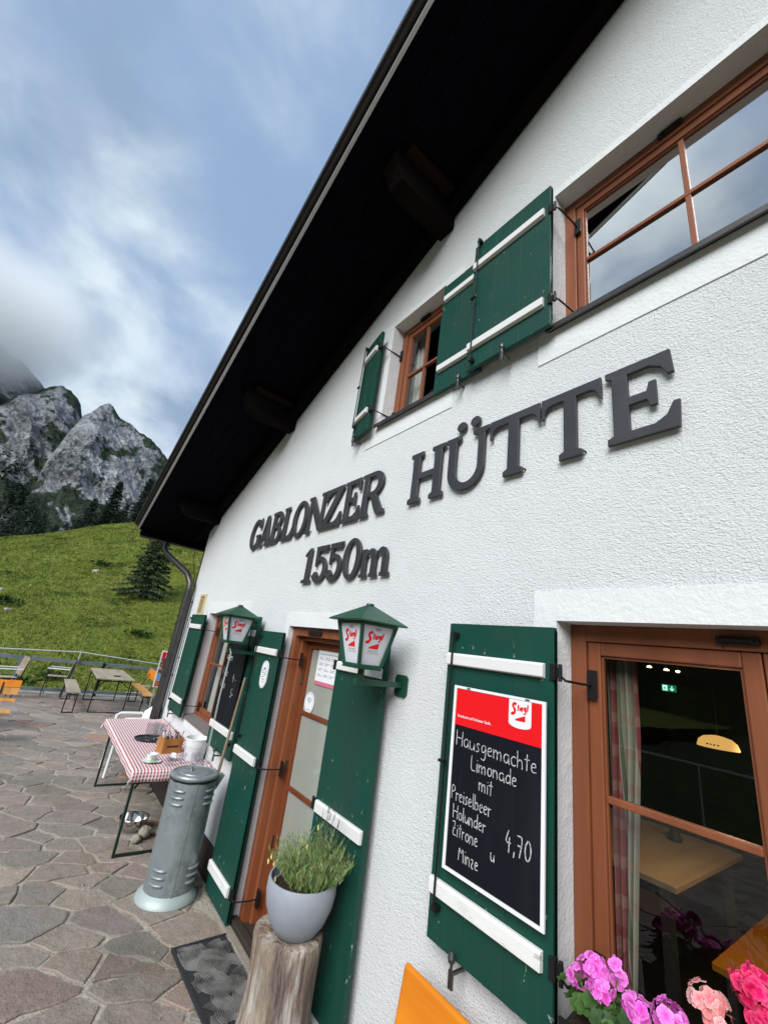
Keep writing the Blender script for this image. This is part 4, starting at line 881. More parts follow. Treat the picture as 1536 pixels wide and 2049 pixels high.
# ------------------------------------------------------------------ leaf clouds, bushes, spruces
NEEDLE = mat('spruce_needles', (.020, .042, .020), .8, attr='tone', spec=.2, rnd=.25)
BARKG = mat('grey_spruce_bark', (.12, .11, .10), .9, bump=[(20, .02, 4)])
LEAFG = mat('shrub_leaves', (.03, .06, .015), .7, attr='tone', spec=.2)
def leafmesh(name, C, Dv, sz, cols, m, parent, fold=.35):
    """C centres (n,3), Dv directions (n,3), sz (n,), cols (n,3): one rhombic leaf each"""
    n = len(C); up = rng.normal(size=(n, 3)); Dn = Dv / np.linalg.norm(Dv, axis=1, keepdims=True); sd_ = np.cross(Dn, up); sd_ /= np.linalg.norm(sd_, axis=1, keepdims=True) + 1e-9
    L = sz[:, None]; v = np.stack([C, C + Dn * L * .5 + sd_ * L * fold, C + Dn * L, C + Dn * L * .5 - sd_ * L * fold], 1)
    o_ = np.array(org(parent)) if parent is not None else 0
    me = bpy.data.meshes.new(name); me.vertices.add(n * 4); me.vertices.foreach_set('co', (v - o_).astype(np.float32).ravel()); me.loops.add(n * 4); me.loops.foreach_set('vertex_index', np.arange(n * 4, dtype=np.int32)); me.polygons.add(n); me.polygons.foreach_set('loop_start', np.arange(0, n * 4, 4, dtype=np.int32)); me.update(calc_edges=True)
    ca = me.color_attributes.new('tone', 'FLOAT_COLOR', 'POINT'); ca.data.foreach_set('color', np.concatenate([np.repeat(cols, 4, 0), np.ones((n * 4, 1))], 1).astype(np.float32).ravel())
    me.materials.append(m); ob = bpy.data.objects.new(name, me); COL.objects.link(ob); ob.parent = parent; return ob
def spruce(loc, h, rad, dens, label, group=None, base=.12, cat='tree', leafsz=1., tone=(.022, .045, .022), lean=0.):
    root = thing('spruce_tree', loc, label, cat, group); x0_, y0_, z0_ = loc
    mb = MB(); mb.tube([(x0_, y0_, z0_ - .3), (x0_, y0_, z0_ + h * .5), (x0_, y0_, z0_ + h * .97)], [h * .020, h * .012, h * .003], 8); mb.build('trunk', BARKG, root, smooth=True)
    C, D, Z, K = [], [], [], []; nw = int(h / .42 * 1.0) + 8
    br = MB()
    for i in range(nw):
        t_ = base + (1 - base) * (i / nw) ** .92; zz = z0_ + h * t_; R = rad * (1 - t_) ** .82 * (1.0 + .12 * math.sin(i * 2.3)) + .04 * rad
        nbr = int(7 + 5 * (1 - t_)); 
        for k in range(nbr):
            a = 2 * math.pi * (k + rng.uniform(-.4, .4)) / nbr + i * 1.3; L = R * rng.uniform(.62, 1.12); droop = .30 - .15 * t_
            if rng.random() < .07: continue
            dx, dy = math.cos(a), math.sin(a); zb_ = zz + rng.uniform(-.15, .15) * h / nw
            br.tube([(x0_, y0_, zb_), (x0_ + dx * L * .6, y0_ + dy * L * .6, zb_ - L * droop * .6), (x0_ + dx * L * .95, y0_ + dy * L * .95, zb_ - L * droop * .75)], [.012 * h * .35, .005 * h * .35, .002], 3, False)
            nl = max(4, int(dens * (L / rad + .25)))
            s_ = rng.random(nl) ** .7; side_ = rng.uniform(-1, 1, nl) * .30 * L * (1.1 - s_ * .8)
            px = x0_ + dx * L * s_ - dy * side_; py = y0_ + dy * L * s_ + dx * side_; pz = zb_ - L * droop * s_ - np.abs(side_) * .25 - rng.random(nl) * .06 * h / 8
            C.append(np.stack([px, py, pz], 1)); D.append(np.stack([dx + rng.normal(0, .5, nl), dy + rng.normal(0, .5, nl), -.45 + rng.normal(0, .35, nl)], 1)); Z.append(rng.uniform(.6, 1.3, nl) * .055 * h ** .62 * leafsz)
            v_ = rng.uniform(.6, 1.5) * (.75 + .5 * s_); K.append(np.array(tone)[None] * v_[:, None] * np.array([1, 1.0, 1.0]))
    br.build('branches', BARKG, root, fix=False)
    leafmesh('crown', np.concatenate(C), np.concatenate(D), np.concatenate(Z), np.concatenate(K), NEEDLE, root, .30); return root
spruce((-30.5, 2.62, groundz(-30.5, 2.62)), 5.6, 1.75, 90, 'lone dark spruce standing on the green slope beside the eaves', base=.10, leafsz=.9, tone=(.040, .065, .028))
T = [(.86, .6, 12.1, 8.4, 1.9), (4.17, 0, 13.9, 7.6, 1.8), (-1.25, 0, 11.4, 5.4, 1.7), (-5.5, 0, 9.5, 3.8, 1.2), (-4.2, .8, 10.1, 2.6, 1.0), (-6.4, .5, 9.0, 2.9, 1.1), (-8.4, 0, 8.3, 3.8, 1.4), (-3.2, .2, 10.5, 2.4, .9), (-2.2, .6, 10.9, 3.3, 1.2), (5.9, 0, 14.6, 6.2, 1.5), (2.46, .4, 13.0, 4.5, 1.4), (-7.6, .7, 8.7, 2.2, .9), (-.4, .9, 11.8, 3.4, 1.1)]
NM = ['tallest of the spruces on the ridge in front of the pale rock face', 'second tall ridge spruce, close to the roof edge', 'broad dark spruce just left of the tallest one on the ridge', 'dark conifer on the ridge at the foot of the left rock slope', 'small conifer immediately right of the dark one under the left slope', 'low conifer on the left part of the ridge', 'conifer at the left picture edge on the ridge', 'short conifer in the dip of the ridge', 'slender conifer between the dip and the broad spruce', 'ridge spruce nearest the roof edge, partly hidden by it', 'lower spruce between the two tall ridge spruces', 'smallest conifer near the left picture edge', 'short spruce directly beside the foot of the tallest one']
for (y, dx, z, h, r), nm in zip(T, NM): spruce((-66 - dx * 3, y, z - .9), h + .9, r, 34, nm, 'spruces on the ridge below the rock face', base=.04, leafsz=1.25, tone=(.018, .034, .022))
def bush(x, y, r, label, n=260, tone=(.022, .045, .012), z=None, group='low bushes on the meadow slope'):
    z = groundz(x, y) if z is None else z; root = thing('meadow_bush', (x, y, z), label, 'bush', group)
    p = rng.normal(size=(n, 3)); p /= np.linalg.norm(p, axis=1, keepdims=True); p *= (rng.random((n, 1)) ** .4) * (1 + .35 * np.sin(p[:, :1] * 5 + p[:, 1:2] * 7)); C = np.array([x, y, z]) + p * np.array([r, r * 1.25, r * .38]) + np.array([0, 0, r * .25]); 
    mb = MB(); [mb.tube([(x, y, z - .1), (x + a * r * .5, y + b_ * r * .5, z + r * .4)], .02, 4) for a, b_ in ((1, 0), (-1, .3), (0, 1), (.3, -1))]; mb.build('stems', BARKG, root)
    leafmesh('foliage', C, p + np.array([0, 0, .4]), rng.uniform(.7, 1.4, n) * .18 * r ** .6 + .03, np.array(tone)[None] * np.array([2.6, 2.2, 1.6]) * rng.uniform(.5, 1.5, (n, 1)), LEAFG, root, .4)
for x, y, r, lb in ((-38, .4, .55, 'round dark bush high on the open slope'), (-28, -3.6, .45, 'dark bush near the left edge of the slope'), (-24, 1.9, .38, 'dark bush beside the downpipe, below the lone spruce'), (-19.5, -1.0, .28, 'weedy clump close behind the railing'), (-40, 3.3, .6, 'juniper bush uphill of the lone spruce'), (-19, -2.0, .32, 'leafy clump behind the railing post')):
    bush(x, y, r, lb)
for k, (x, y, s_) in enumerate(((-31, -4.3, .35), (-36.5, .05, .25), (-27, -3.35, .2))):
    mb = MB(); z = groundz(x, y); ir = lambda t_, zz: 1 + .25 * math.sin(3 * t_ + k) + .12 * math.sin(7 * t_ + zz * 30)
    mb.lathe([(.02, .5*s_), (.5*s_, .45*s_), (s_, .2*s_), (1.05*s_, -.1)], (x, y, z), 12, ir); tag(mb.build('meadow_rock', ROCK), ['pale boulder in the grass at the left edge', 'pale boulder beside the round dark bush', 'small pale stone on the left slope'][k], 'rock', 'boulders on the meadow'); 

# ------------------------------------------------------------------ mountain
def interp(y, pts): return float(np.interp(y, [p[0] for p in pts], [p[1] for p in pts]))
def rockmass(name, X0, sky_, zb, slope, seed, strat=(0, .7, 1.), amp=1., vegf=None, ny=430, nz=310):
    ya, yb = sky_[0][0], sky_[-1][0]; V = np.zeros((nz, ny, 3)); col = np.zeros((nz, ny, 4)); col[..., 3] = 1
    for j in range(ny):
        y = ya + (yb - ya) * j / (ny - 1); Hs = interp(y, sky_) + 1.5 * amp * noise.fractal(Vector((y * .16, seed, 0)), 1, 2.2, 5)
        for i in range(nz):
            t_ = i / (nz - 3); back = max(0, t_ - 1); t_ = min(t_, 1); z = zb + (Hs - zb) * t_
            s1 = (z * .8 - y * .75); s2 = (z * .6 + y * .8)          # along and across the strata
            d = 8.5 * noise.ridged_multi_fractal(Vector((s2 * .045, s1 * .016, seed)), .9, 2.1, 5, 1, 2) + 2.2 * noise.fractal(Vector((s2 * .16, s1 * .05, seed + 4)), .8, 2.2, 5) + 7 * noise.noise(Vector((y * .035, z * .02, seed + 9)))
            x = X0 + (1 - t_) * (Hs - zb) * slope + d * amp * (.35 + .65 * min(1, (1 - t_) * 5)) - back * 900
            V[i, j] = (x, y, z - back * 300); 
            vg = vegf(y, z, Hs) if vegf else 0
            n1 = noise.fractal(Vector((s2 * .06, s1 * .025, seed + 20)), .7, 2.2, 5); n2 = noise.fractal(Vector((y * .22, z * .22, seed)), .8, 2.1, 4)
            g = max(0, min(1, (vg + .10 + n1 * 1.0 + n2 * .45) * 4)); tn = .30 + .10 * n1 + .13 * noise.fractal(Vector((s2 * .45, s1 * .07, seed + 30)), .6, 2.3, 6)
            crk = abs(noise.fractal(Vector((s2 * .10, s1 * .030, seed + 50)), .8, 2.1, 4)); crk2 = abs(noise.fractal(Vector((y * .09, z * .055, seed + 60)), .8, 2.1, 3)); crk_shade = 1 - .62 * max(0, 1 - crk * 17) - .55 * max(0, 1 - crk2 * 11); tn *= max(.3, crk_shade)  # dark crack lines painted in to carry relief shading the flat light lacks
            rock = np.array([tn * .97, tn * 1.0, tn * 1.06]); veg = np.array([.034, .050, .034]) * (1 + .5 * n2)  # cool rock and greyed green put a bluish haze into the colour
            if name == 'rock_peak':
                e = max(0, 1 - ((y - 9) / 10) ** 2 - ((z - 82) / 17) ** 2); st_ = max(0, noise.noise(Vector((y * 1.4, z * .12, 3)))); rock = rock * (1 - .8 * e * st_) + np.array([.30, .28, .22]) * .8 * e * st_
            col[i, j, :3] = np.clip(rock * (1 - g) + veg * g, .004, 1)
    me = bpy.data.meshes.new(name); F = [(i*ny+j, i*ny+j+1, (i+1)*ny+j+1, (i+1)*ny+j) for i in range(nz-1) for j in range(ny-1)]
    me.from_pydata([tuple(v) for v in V.reshape(-1, 3)], [], F); ca = me.color_attributes.new('tone', 'FLOAT_COLOR', 'POINT'); ca.data.foreach_set('color', col.astype(np.float32).ravel())
    me.materials.append(ROCKM); o = bpy.data.objects.new(name, me); COL.objects.link(o); tag(o, kind='structure'); return o
ROCKM = mat('limestone_cliff', (.2, .2, .2), .95, attr='tone', coord='World', spec=.1, var=[(.9, (.50, .52, .55, -1), .50, .66, 5, (1, .55, 1)), (.25, (1.25, 1.25, 1.25, -1), .5, .7, 5)], bump=[(.35, 2.2, 6, (1, .8, .9)), (1.5, .5, 4)])
def v1(y, z, H): 
    f = -.36 + .9 * max(0, 1 - abs(H - z) / 9) * (1 if y > -9 else .15) + (.55 if z < 58 else 0) + .75 * max(0, (y - 18) / 14) + .75 * max(0, 1 - abs((z - 84) - (y + 24) * 1.05 + 18) / 8) + .5 * max(0, 1 - abs((z - 50) - (y + 24) * .9) / 7) 
    if -12 < y < 18 and 62 < z < H - 11: f -= .25
    return f
def v2(y, z, H): return -.22 + .5 * max(0, 1 - abs(H - z) / 5) + .35 * max(0, (95 - z) / 40) + (.25 if z > 118 and y < -48 else 0)
rockmass('rock_peak', -300, [(-31, 5), (-30, 22), (-28.5, 36), (-29.5 + 1.2, 58), (-27.6, 80), (-24, 98), (-20, 113), (-17.2, 117.5), (-14.6, 123.5), (-12.6, 126.2), (-10.5, 127.0), (-8, 126.4), (-2.3, 121.8), (7, 118.5), (17.2, 114.8), (26.8, 107.8), (30.5, 103.7), (38, 92), (60, 60), (90, 30)], 0, .42, 3.3, vegf=v1)
rockmass('rock_tower', -340, [(-120, 40), (-75, 105), (-63.2, 117), (-58.3, 125), (-52.7, 131.5), (-47, 137), (-42, 142), (-38, 143.2), (-34.3, 142.8), (-29, 139), (-26.5, 136), (-23.8, 129), (-17, 114), (-5, 95), (20, 60)], 0, .42, 8.8, vegf=v2)
rockmass('cloud_wrapped_slope', -400, [(-200, 235), (-120, 205), (-86, 182), (-70, 174), (-57, 164), (-47, 157), (-30, 130), (0, 80)], 0, .45, 14.1, vegf=lambda y, z, H: .06, ny=160, nz=120)
# dark wood at the left foot of the rock
Cs, Ds, Ss, Ks = [], [], [], []
for k in range(420):
    y = rng.uniform(-62, 40); f_ = np.clip((-y - 14) / 16, 0, 1.3); z = 12 + rng.random() ** 1.6 * (20 + 30 * f_); hh = rng.uniform(5, 10); n = 34; q = rng.random(n); a = rng.uniform(0, 6.283, n); r = (1 - q) * hh * .20
    Cs.append(np.stack([-262 + (60 - z) * .25 + r * np.cos(a) + rng.uniform(-4, 4), y + r * np.sin(a), z + q * hh], 1)); Ds.append(np.stack([np.cos(a), np.sin(a), -.6 + rng.normal(0, .3, n)], 1)); Ss.append(rng.uniform(1.2, 2.4, n) * (1.2 - q)); Ks.append(np.array([(.022, .038, .022)]) * rng.uniform(.6, 1.5, (n, 1)))
ob = leafmesh('distant_wood', np.concatenate(Cs), np.concatenate(Ds), np.concatenate(Ss), np.concatenate(Ks), NEEDLE, None, .28); tag(ob, 'dark conifer wood climbing the foot of the rock face', 'forest', kind='stuff')
# cloud clinging to the upper left of the mountain
cm = bpy.data.materials.new('cloud_vapour'); cm.use_nodes = True; t = cm.node_tree; t.nodes.clear(); oo = t.nodes.new('ShaderNodeOutputMaterial'); pv = t.nodes.new('ShaderNodeVolumePrincipled')
tcn = t.nodes.new('ShaderNodeTexCoord'); nz_ = t.nodes.new('ShaderNodeTexNoise'); nz_.inputs['Scale'].default_value = .018; nz_.inputs['Detail'].default_value = 3; t.links.new(tcn.outputs['Object'], nz_.inputs['Vector'])
sx = t.nodes.new('ShaderNodeVectorMath'); sx.operation = 'MULTIPLY'; sx.inputs[1].default_value = (1 / 95, 1 / 85, 1 / 60); t.links.new(tcn.outputs['Object'], sx.inputs[0]); ln = t.nodes.new('ShaderNodeVectorMath'); ln.operation = 'LENGTH'; t.links.new(sx.outputs[0], ln.inputs[0])
fall = mathn(t, 'SUBTRACT', 1.0, ln.outputs['Value'], True); dens = mathn(t, 'MULTIPLY', ramp(t, mathn(t, 'ADD', mathn(t, 'MULTIPLY', fall, 1.5), mathn(t, 'SUBTRACT', nz_.outputs[0], .64)), .0, .9), .055)
t.links.new(dens, pv.inputs['Density']); pv.inputs['Color'].default_value = (.99, .995, 1, 1); pv.inputs['Anisotropy'].default_value = .2; t.links.new(pv.outputs[0], oo.inputs['Volume'])
bmm = bmesh.new(); bmesh.ops.create_icosphere(bmm, subdivisions=4, radius=1); bmesh.ops.scale(bmm, verts=bmm.verts, vec=(95, 85, 60)); me = bpy.data.meshes.new('cloud'); bmm.to_mesh(me); bmm.free(); me.materials.append(cm)
o = bpy.data.objects.new('cloud', me); COL.objects.link(o); o.location = (-365, -98, 180); tag(o, 'grey cloud wrapping the upper left mountainside', 'cloud', kind='stuff')
cy.volume_step_rate = 4; cy.volume_max_steps = 64

# ------------------------------------------------------------------ dining room behind the near window
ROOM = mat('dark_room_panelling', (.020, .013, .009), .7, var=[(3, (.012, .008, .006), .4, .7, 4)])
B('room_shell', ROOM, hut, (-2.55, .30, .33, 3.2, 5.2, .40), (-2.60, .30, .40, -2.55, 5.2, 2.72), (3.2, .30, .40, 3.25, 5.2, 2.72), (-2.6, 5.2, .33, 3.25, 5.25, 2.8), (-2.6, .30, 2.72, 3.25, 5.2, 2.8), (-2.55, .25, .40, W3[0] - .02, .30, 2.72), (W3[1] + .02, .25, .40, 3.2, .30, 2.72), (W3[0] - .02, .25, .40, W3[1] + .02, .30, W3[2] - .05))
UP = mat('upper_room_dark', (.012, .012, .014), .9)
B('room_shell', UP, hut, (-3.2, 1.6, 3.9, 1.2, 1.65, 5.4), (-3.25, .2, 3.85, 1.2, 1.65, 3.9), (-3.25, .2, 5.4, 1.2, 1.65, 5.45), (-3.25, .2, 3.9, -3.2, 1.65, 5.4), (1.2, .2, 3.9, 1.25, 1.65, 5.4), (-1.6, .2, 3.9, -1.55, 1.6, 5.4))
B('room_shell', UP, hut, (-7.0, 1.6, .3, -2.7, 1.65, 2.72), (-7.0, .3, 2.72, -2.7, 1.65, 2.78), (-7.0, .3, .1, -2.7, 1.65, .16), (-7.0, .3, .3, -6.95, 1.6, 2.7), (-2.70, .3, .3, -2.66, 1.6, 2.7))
TW = mat('oiled_dining_table_wood', (.42, .27, .13), .45, var=[(4, (.33, .20, .09), .4, .7, 5, (1, .1, 1))])
dt = thing('dining_table', (-1.85, 2.3, .40), 'pale wooden dining table inside behind the near window', 'table', 'tables in the dining room')
B('table_top', TW, dt, (-2.45, 1.64, 1.115, -1.275, 2.93, 1.15), bevel=.004)
for x, y in ((-2.38, 1.72), (-1.36, 1.72), (-2.38, 2.85), (-1.36, 2.85)): B('leg', DARKWOOD, dt, (x - .03, y - .03, .40, x + .03, y + .03, 1.114))
mb = MB(); mb.lathe([(.0, 0), (.045, 0), (.05, .03), (.03, .07), (.035, .10), (.0, .10)], (-1.62, 2.62, 1.15), 16); tag(mb.build('condiment_pot', IRON, smooth=True), 'small black pot standing on the indoor table', 'pot')
ib = thing('indoor_bench', (-.9, 2.1, .40), 'orange wooden bench inside the dining room, lower right of the window', 'bench')
B('seat', mat('dim_orange_bench_wood', (.40, .14, .008), .5), ib, (-1.12, 1.62, .85, -.2, 2.9, .885), bevel=.004)
for x in (-1.05, -.3): B('leg', DARKWOOD, ib, (x - .02, 1.66, .4, x + .02, 1.71, .849), (x - .02, 2.7, .4, x + .02, 2.75, .849))
es = thing('emergency_exit_sign', (-1.72, 3.0, 2.25), 'glowing green emergency exit sign seen through the near window', 'exit sign')
EG = mat('exit_sign_green_light', (.0, .05, .02), .5, emis=((.005, .10, .045), .8)); EW = mat('exit_sign_white_light', (.5, .6, .5), .5, emis=((.35, .85, .6), .9))
B('sign_box', EG, es, (-1.775, 3.0, 2.262, -1.660, 3.02, 2.322)); mb = MB()
mb.box(-1.768, 2.996, 2.268, -1.728, 2.999, 2.316); mb.bar((-1.69, 2.997, 2.312), (-1.69, 2.997, 2.278), .007, .002, (0, 1, 0)); mb.bar((-1.69, 2.997, 2.272), (-1.706, 2.997, 2.290), .007, .002, (0, 1, 0)); mb.bar((-1.69, 2.997, 2.272), (-1.674, 2.997, 2.290), .007, .002, (0, 1, 0))
mb.build('arrow_print', EW, es, fix=False); mb = MB()
for p, q in (((-1.748, 2.300), (-1.752, 2.286)), ((-1.752, 2.286), (-1.742, 2.276)), ((-1.752, 2.286), (-1.760, 2.274)), ((-1.749, 2.298), (-1.740, 2.292)), ((-1.749, 2.298), (-1.758, 2.292))): mb.bar((p[0], 2.994, p[1]), (q[0], 2.994, q[1]), .0045, .002, (0, 1, 0))
mb.lathe([(0, -.001), (.004, 0), (0, .001)], (-1.746, 2.994, 2.306), 8); mb.build('running_figure_print', EG, es, fix=False)
WARM = mat('warm_lamp_light', (1, .8, .4), .5, emis=((1, .72, .28), 6.0))
for (x, z), lb in (((-1.873, 2.46), 'left one of the three small warm ceiling lights in the room'), ((-1.725, 2.448), 'middle one of the three small warm ceiling lights'), ((-1.63, 2.44), 'faint right one of the three small warm ceiling lights')):
    tl = thing('ceiling_light', (x, 3.0, 2.72), lb, 'lamp', 'small lights in the dining room'); mb = MB(); mb.tube([(x, 3.0, 2.72), (x, 3.0, z + .02)], .004, 6); mb.build('rod', IRON, tl)
    mb = MB(); mb.lathe([(0, 0), (.022 if x < -1.7 else .014, .002), (.018, .014), (0, .02)], (x, 3.0, z), 12); mb.build('bulb', WARM, tl)
SH = mat('lit_parchment_lampshade', (.45, .28, .09), .7, emis=((.80, .43, .12), .55))
for x, lb in ((-.975, 'glowing yellow pendant lampshade hanging in the dining room'), (-.70, 'second yellow pendant lampshade cut off by the window stile')):
    pl = thing('pendant_lamp', (x, 1.6, 2.72), lb, 'lamp', 'pendant lamps in the dining room')
    mb = MB(); n = 20; mb.lathe([(.105, 0), (.104, .008), (.095, .035), (.07, .056), (.03, .066), (.008, .068)], (x, 1.6, 1.975), 28); mb.build('lamp_shade', SH, pl, smooth=True)
    mb = MB(); mb.tube([(x, 1.6, 2.04), (x, 1.6, 2.72)], .004, 6); mb.build('cord', IRON, pl)
    mb = MB(); [mb.bar((x - .03 + k * .018, 1.498 + abs(k - 1.5) * .003, 1.992 + (k % 2) * .004), (x - .02 + k * .018, 1.498 + abs(k - 1.5) * .003, 1.998 - (k % 2) * .003), .006, .004, (0, 1, 0)) for k in range(4)]; tag(mb.build('shade_ornament', IRON, pl), kind='stuff')

for x in (-.975, -.70):
    L_ = bpy.data.lights.new('pendant_bulb_light', 'POINT'); L_.energy = 5; L_.color = (1, .74, .42); L_.shadow_soft_size = .05; lo = bpy.data.objects.new('pendant_bulb_light', L_); COL.objects.link(lo); lo.location = (x, 1.75, 1.93)
# ------------------------------------------------------------------ beer tables and benches
def trestle(mb, x, y0, y1, zt, r=.018, foot=True):
    """folding steel end frame across the table"""
    mb.bar((x, y0, GZ), (x, y0, zt), r * 1.7, r * 1.3); mb.bar((x, y1, GZ), (x, y1, zt), r * 1.7, r * 1.3); mb.bar((x, y0, GZ + .012), (x, y1, GZ + .012), r * 1.1, r * 1.1)
    mb.bar((x, y0, zt - .02), (x, y1, zt - .02), r * 1.2, r)
def ztable(name, x0, x1, y0, y1, zt, top, legm, label, cat, group, stretch=True, inset=.30, thick=.026, planks=0):
    root = thing(name, ((x0 + x1) / 2, (y0 + y1) / 2, GZ), label, cat, group)
    if planks:
        for k in range(planks):
            a = y0 + (y1 - y0) * k / planks; b_ = y0 + (y1 - y0) * (k + 1) / planks; B('plank', top, root, (x0, a + .001, zt - thick, x1, b_ - .001, zt), bevel=.004)
    else: B('table_top' if 'table' in name else 'seat', top, root, (x0, y0, zt - thick, x1, y1, zt), bevel=.006)
    for x, s_ in ((x0 + inset, 1), (x1 - inset, -1)):
        for y in (y0 + .035, y1 - .035):
            mb = MB(); mb.bar((x, y, GZ), (x, y, zt - thick - .001), .032, .022); mb.build('leg', legm, root, bevel=.003)
        mb = MB(); mb.bar((x, y0 + .052, GZ + .015), (x, y1 - .052, GZ + .015), .020, .020); mb.bar((x, y0 + .052, zt - .075), (x, y1 - .052, zt - .075), .02, .02)
        ym = (y0 + y1) / 2; mb.bar((x, y0 + .06, zt - .20), (x + s_ * .28, ym - .05, zt - thick - .01), .014, .014); mb.bar((x, y1 - .06, zt - .20), (x + s_ * .28, ym + .05, zt - thick - .01), .014, .014)
        mb.build('brace', legm, root)
    return root
bt = ztable('beer_table', -7.25, -4.93, -.705, -.02, .912, WOODW, LEG, 'narrow beer table with dark green steel legs under the checked cloth against the wall', 'table', None, inset=.16)
# checked cloth
CK = mat('red_white_checked_cloth', (.72, .70, .70), .85); t = CK.node_tree; b = t.nodes['Principled BSDF']
uvn = t.nodes.new('ShaderNodeVertexColor'); uvn.layer_name = 'tone'; sx = t.nodes.new('ShaderNodeSeparateColor'); t.links.new(uvn.outputs[0], sx.inputs[0])
s1 = mathn(t, 'LESS_THAN', mathn(t, 'FRACT', mathn(t, 'MULTIPLY', sx.outputs[0], 34.)), .46); s2 = mathn(t, 'LESS_THAN', mathn(t, 'FRACT', mathn(t, 'MULTIPLY', sx.outputs[1], 136.)), .46)
c = mixc(t, mathn(t, 'MULTIPLY', s1, .74), (.74, .72, .72), (.50, .09, .12)); c = mixc(t, mathn(t, 'MULTIPLY', s2, .20), c, (.46, .05, .08)); c = mixc(t, mathn(t, 'MULTIPLY', s1, s2), c, (.30, .018, .035)); t.links.new(c, b.inputs['Base Color'])
TX_0, TX_1, TY_0, TY_1, ZT = -7.30, -4.90, -.735, -.012, .9185
nx_, ny2 = 90, 44; hx, hy = .10, .085; vs = []; tn = []
for i in range(nx_ + 1):
    for j in range(ny2 + 1):
        u_ = TX_0 - hx + (TX_1 - TX_0 + 2 * hx) * i / nx_; v_ = TY_0 - hy + (TY_1 - TY_0 + hy + .0) * j / ny2
        ox = max(0, u_ - TX_1) if u_ > TX_1 else max(0, TX_0 - u_); oy = max(0, TY_0 - v_)
        xx_ = min(max(u_, TX_0), TX_1); yy_ = max(v_, TY_0); z = ZT
        dr = max(ox, oy) + .35 * min(ox, oy); wv = .004 * math.sin(u_ * 15 + v_ * 5) * min(1, oy / .05) + .006 * math.sin(v_ * 22) * min(1, ox / .05)
        if ox > 0: xx_ += (.010 + .22 * min(ox, .03) + wv) * (1 if u_ > TX_1 else -1)
        if oy > 0: yy_ -= .010 + .22 * min(oy, .03) + wv
        if ox > .03 and oy > .03: dr *= 1.45; xx_ += .02 * (1 if u_ > TX_1 else -1); yy_ -= .02
        z -= dr; z += .0022 * noise.noise(Vector((u_ * 6, v_ * 6, 0))) * (1 if dr == 0 else 0) + max(0, v_ - (TY_1 - .10)) * .12
        vs.append((xx_, yy_, z)); tn.append(((v_ + 1.0) , (u_ + 8.0) / 4.0, 0, 1))
mb = MB(); mb.add(vs, [(i * (ny2 + 1) + j, (i + 1) * (ny2 + 1) + j, (i + 1) * (ny2 + 1) + j + 1, i * (ny2 + 1) + j + 1) for i in range(nx_) for j in range(ny2)])
cl = mb.build('checked_tablecloth', CK, smooth='all', fix=False, tone=tn); m_ = cl.modifiers.new('s', 'SOLIDIFY'); m_.thickness = .0018; m_.offset = 0
tag(cl, 'red and white checked cloth spread over the beer table by the wall', 'tablecloth')
ZC = ZT + .0025
# tray with glasses
mb = MB(); mb.lathe([(0, .004), (.155, .004), (.170, .018), (.178, .018), (.176, .012), (.160, 0), (0, 0)], (-6.08, -.40, ZC), 36); tag(mb.build('serving_tray', mat('black_tray_plastic', (.015, .015, .017), .4), smooth=True), 'round black serving tray holding used glasses on the checked cloth', 'tray')
def tumbler(name, x, y, z, r, h, label, group, tilt=0, stem=False, rz=0):
    mb = MB(); mb.M = Matrix.Translation((x, y, z)) @ Matrix.Rotation(rz, 4, 'Z') @ Matrix.Rotation(tilt, 4, 'X')
    if stem: P = [(0, 0), (r * .8, 0), (r * .8, .003), (.005, .010), (.004, h * .45), (r * .5, h * .52), (r * .95, h * .7), (r, h), (r - .0015, h), (r * .9, h * .7), (r * .45, h * .55), (0, h * .5)]
    else: P = [(0, 0), (r * .78, 0), (r * .86, h * .4), (r, h), (r - .002, h), (r * .83, h * .4), (r * .74, .012), (0, .012)]
    mb.lathe(P, n=20); o = mb.build(name, CLEAR, smooth=True); tag(o, label, 'glass', group); return o
gl = [(-6.16, -.34, 'tall empty glass at the far side of the tray'), (-6.08, -.31, 'tall empty glass at the back of the tray nearest the wall'), (-6.03, -.38, 'tall empty glass in the middle of the tray'), (-6.11, -.43, 'tall empty glass on the left of the tray'), (-6.0, -.30, 'tall empty glass on the tray beside the napkin basket')]
for x, y, lb in gl: tumbler('drinking_glass', x, y, ZC + .005, .038, .17, lb, 'empty glasses on the tray')
gl = [(-5.18, -.33, .055, .045, 'low glass dish nearest the wooden box', 0), (-5.07, -.27, .035, .09, 'short glass in front of the white bucket', .0), (-5.02, -.17, .036, .10, 'short glass at the right front of the bucket', 0), (-5.00, -.36, .035, .085, 'short glass lying nearest the table edge', 1.5), (-5.09, -.10, .034, .10, 'glass between bucket and wall', 0), (-4.97, -.09, .034, .10, 'glass at the table corner by the wall', .0)]
for x, y, r, h, lb, ti in gl: tumbler('drinking_glass', x, y, ZC + (.036 if ti else .001), r, h, lb, 'used glasses at the near end of the table', ti)
for x, y, z in ((-5.17, -.33, .012), (-5.19, -.32, .02)):
    pass
mb = MB(); 
for k in range(5): mb.M = Matrix.Translation((-5.18 + .02 * math.cos(k * 2.4), -.33 + .02 * math.sin(k * 2.4), ZC + .025 + .006 * k)) @ Matrix.Rotation(k, 4, 'Z') @ Matrix.Rotation(.4 * k, 4, 'X'); mb.box(-.022, -.016, -.002, .022, .016, .002)
tag(mb.build('crumpled_wrappers', WPRINT), 'white wrappers crumpled in the low glass dish', 'wrappers')
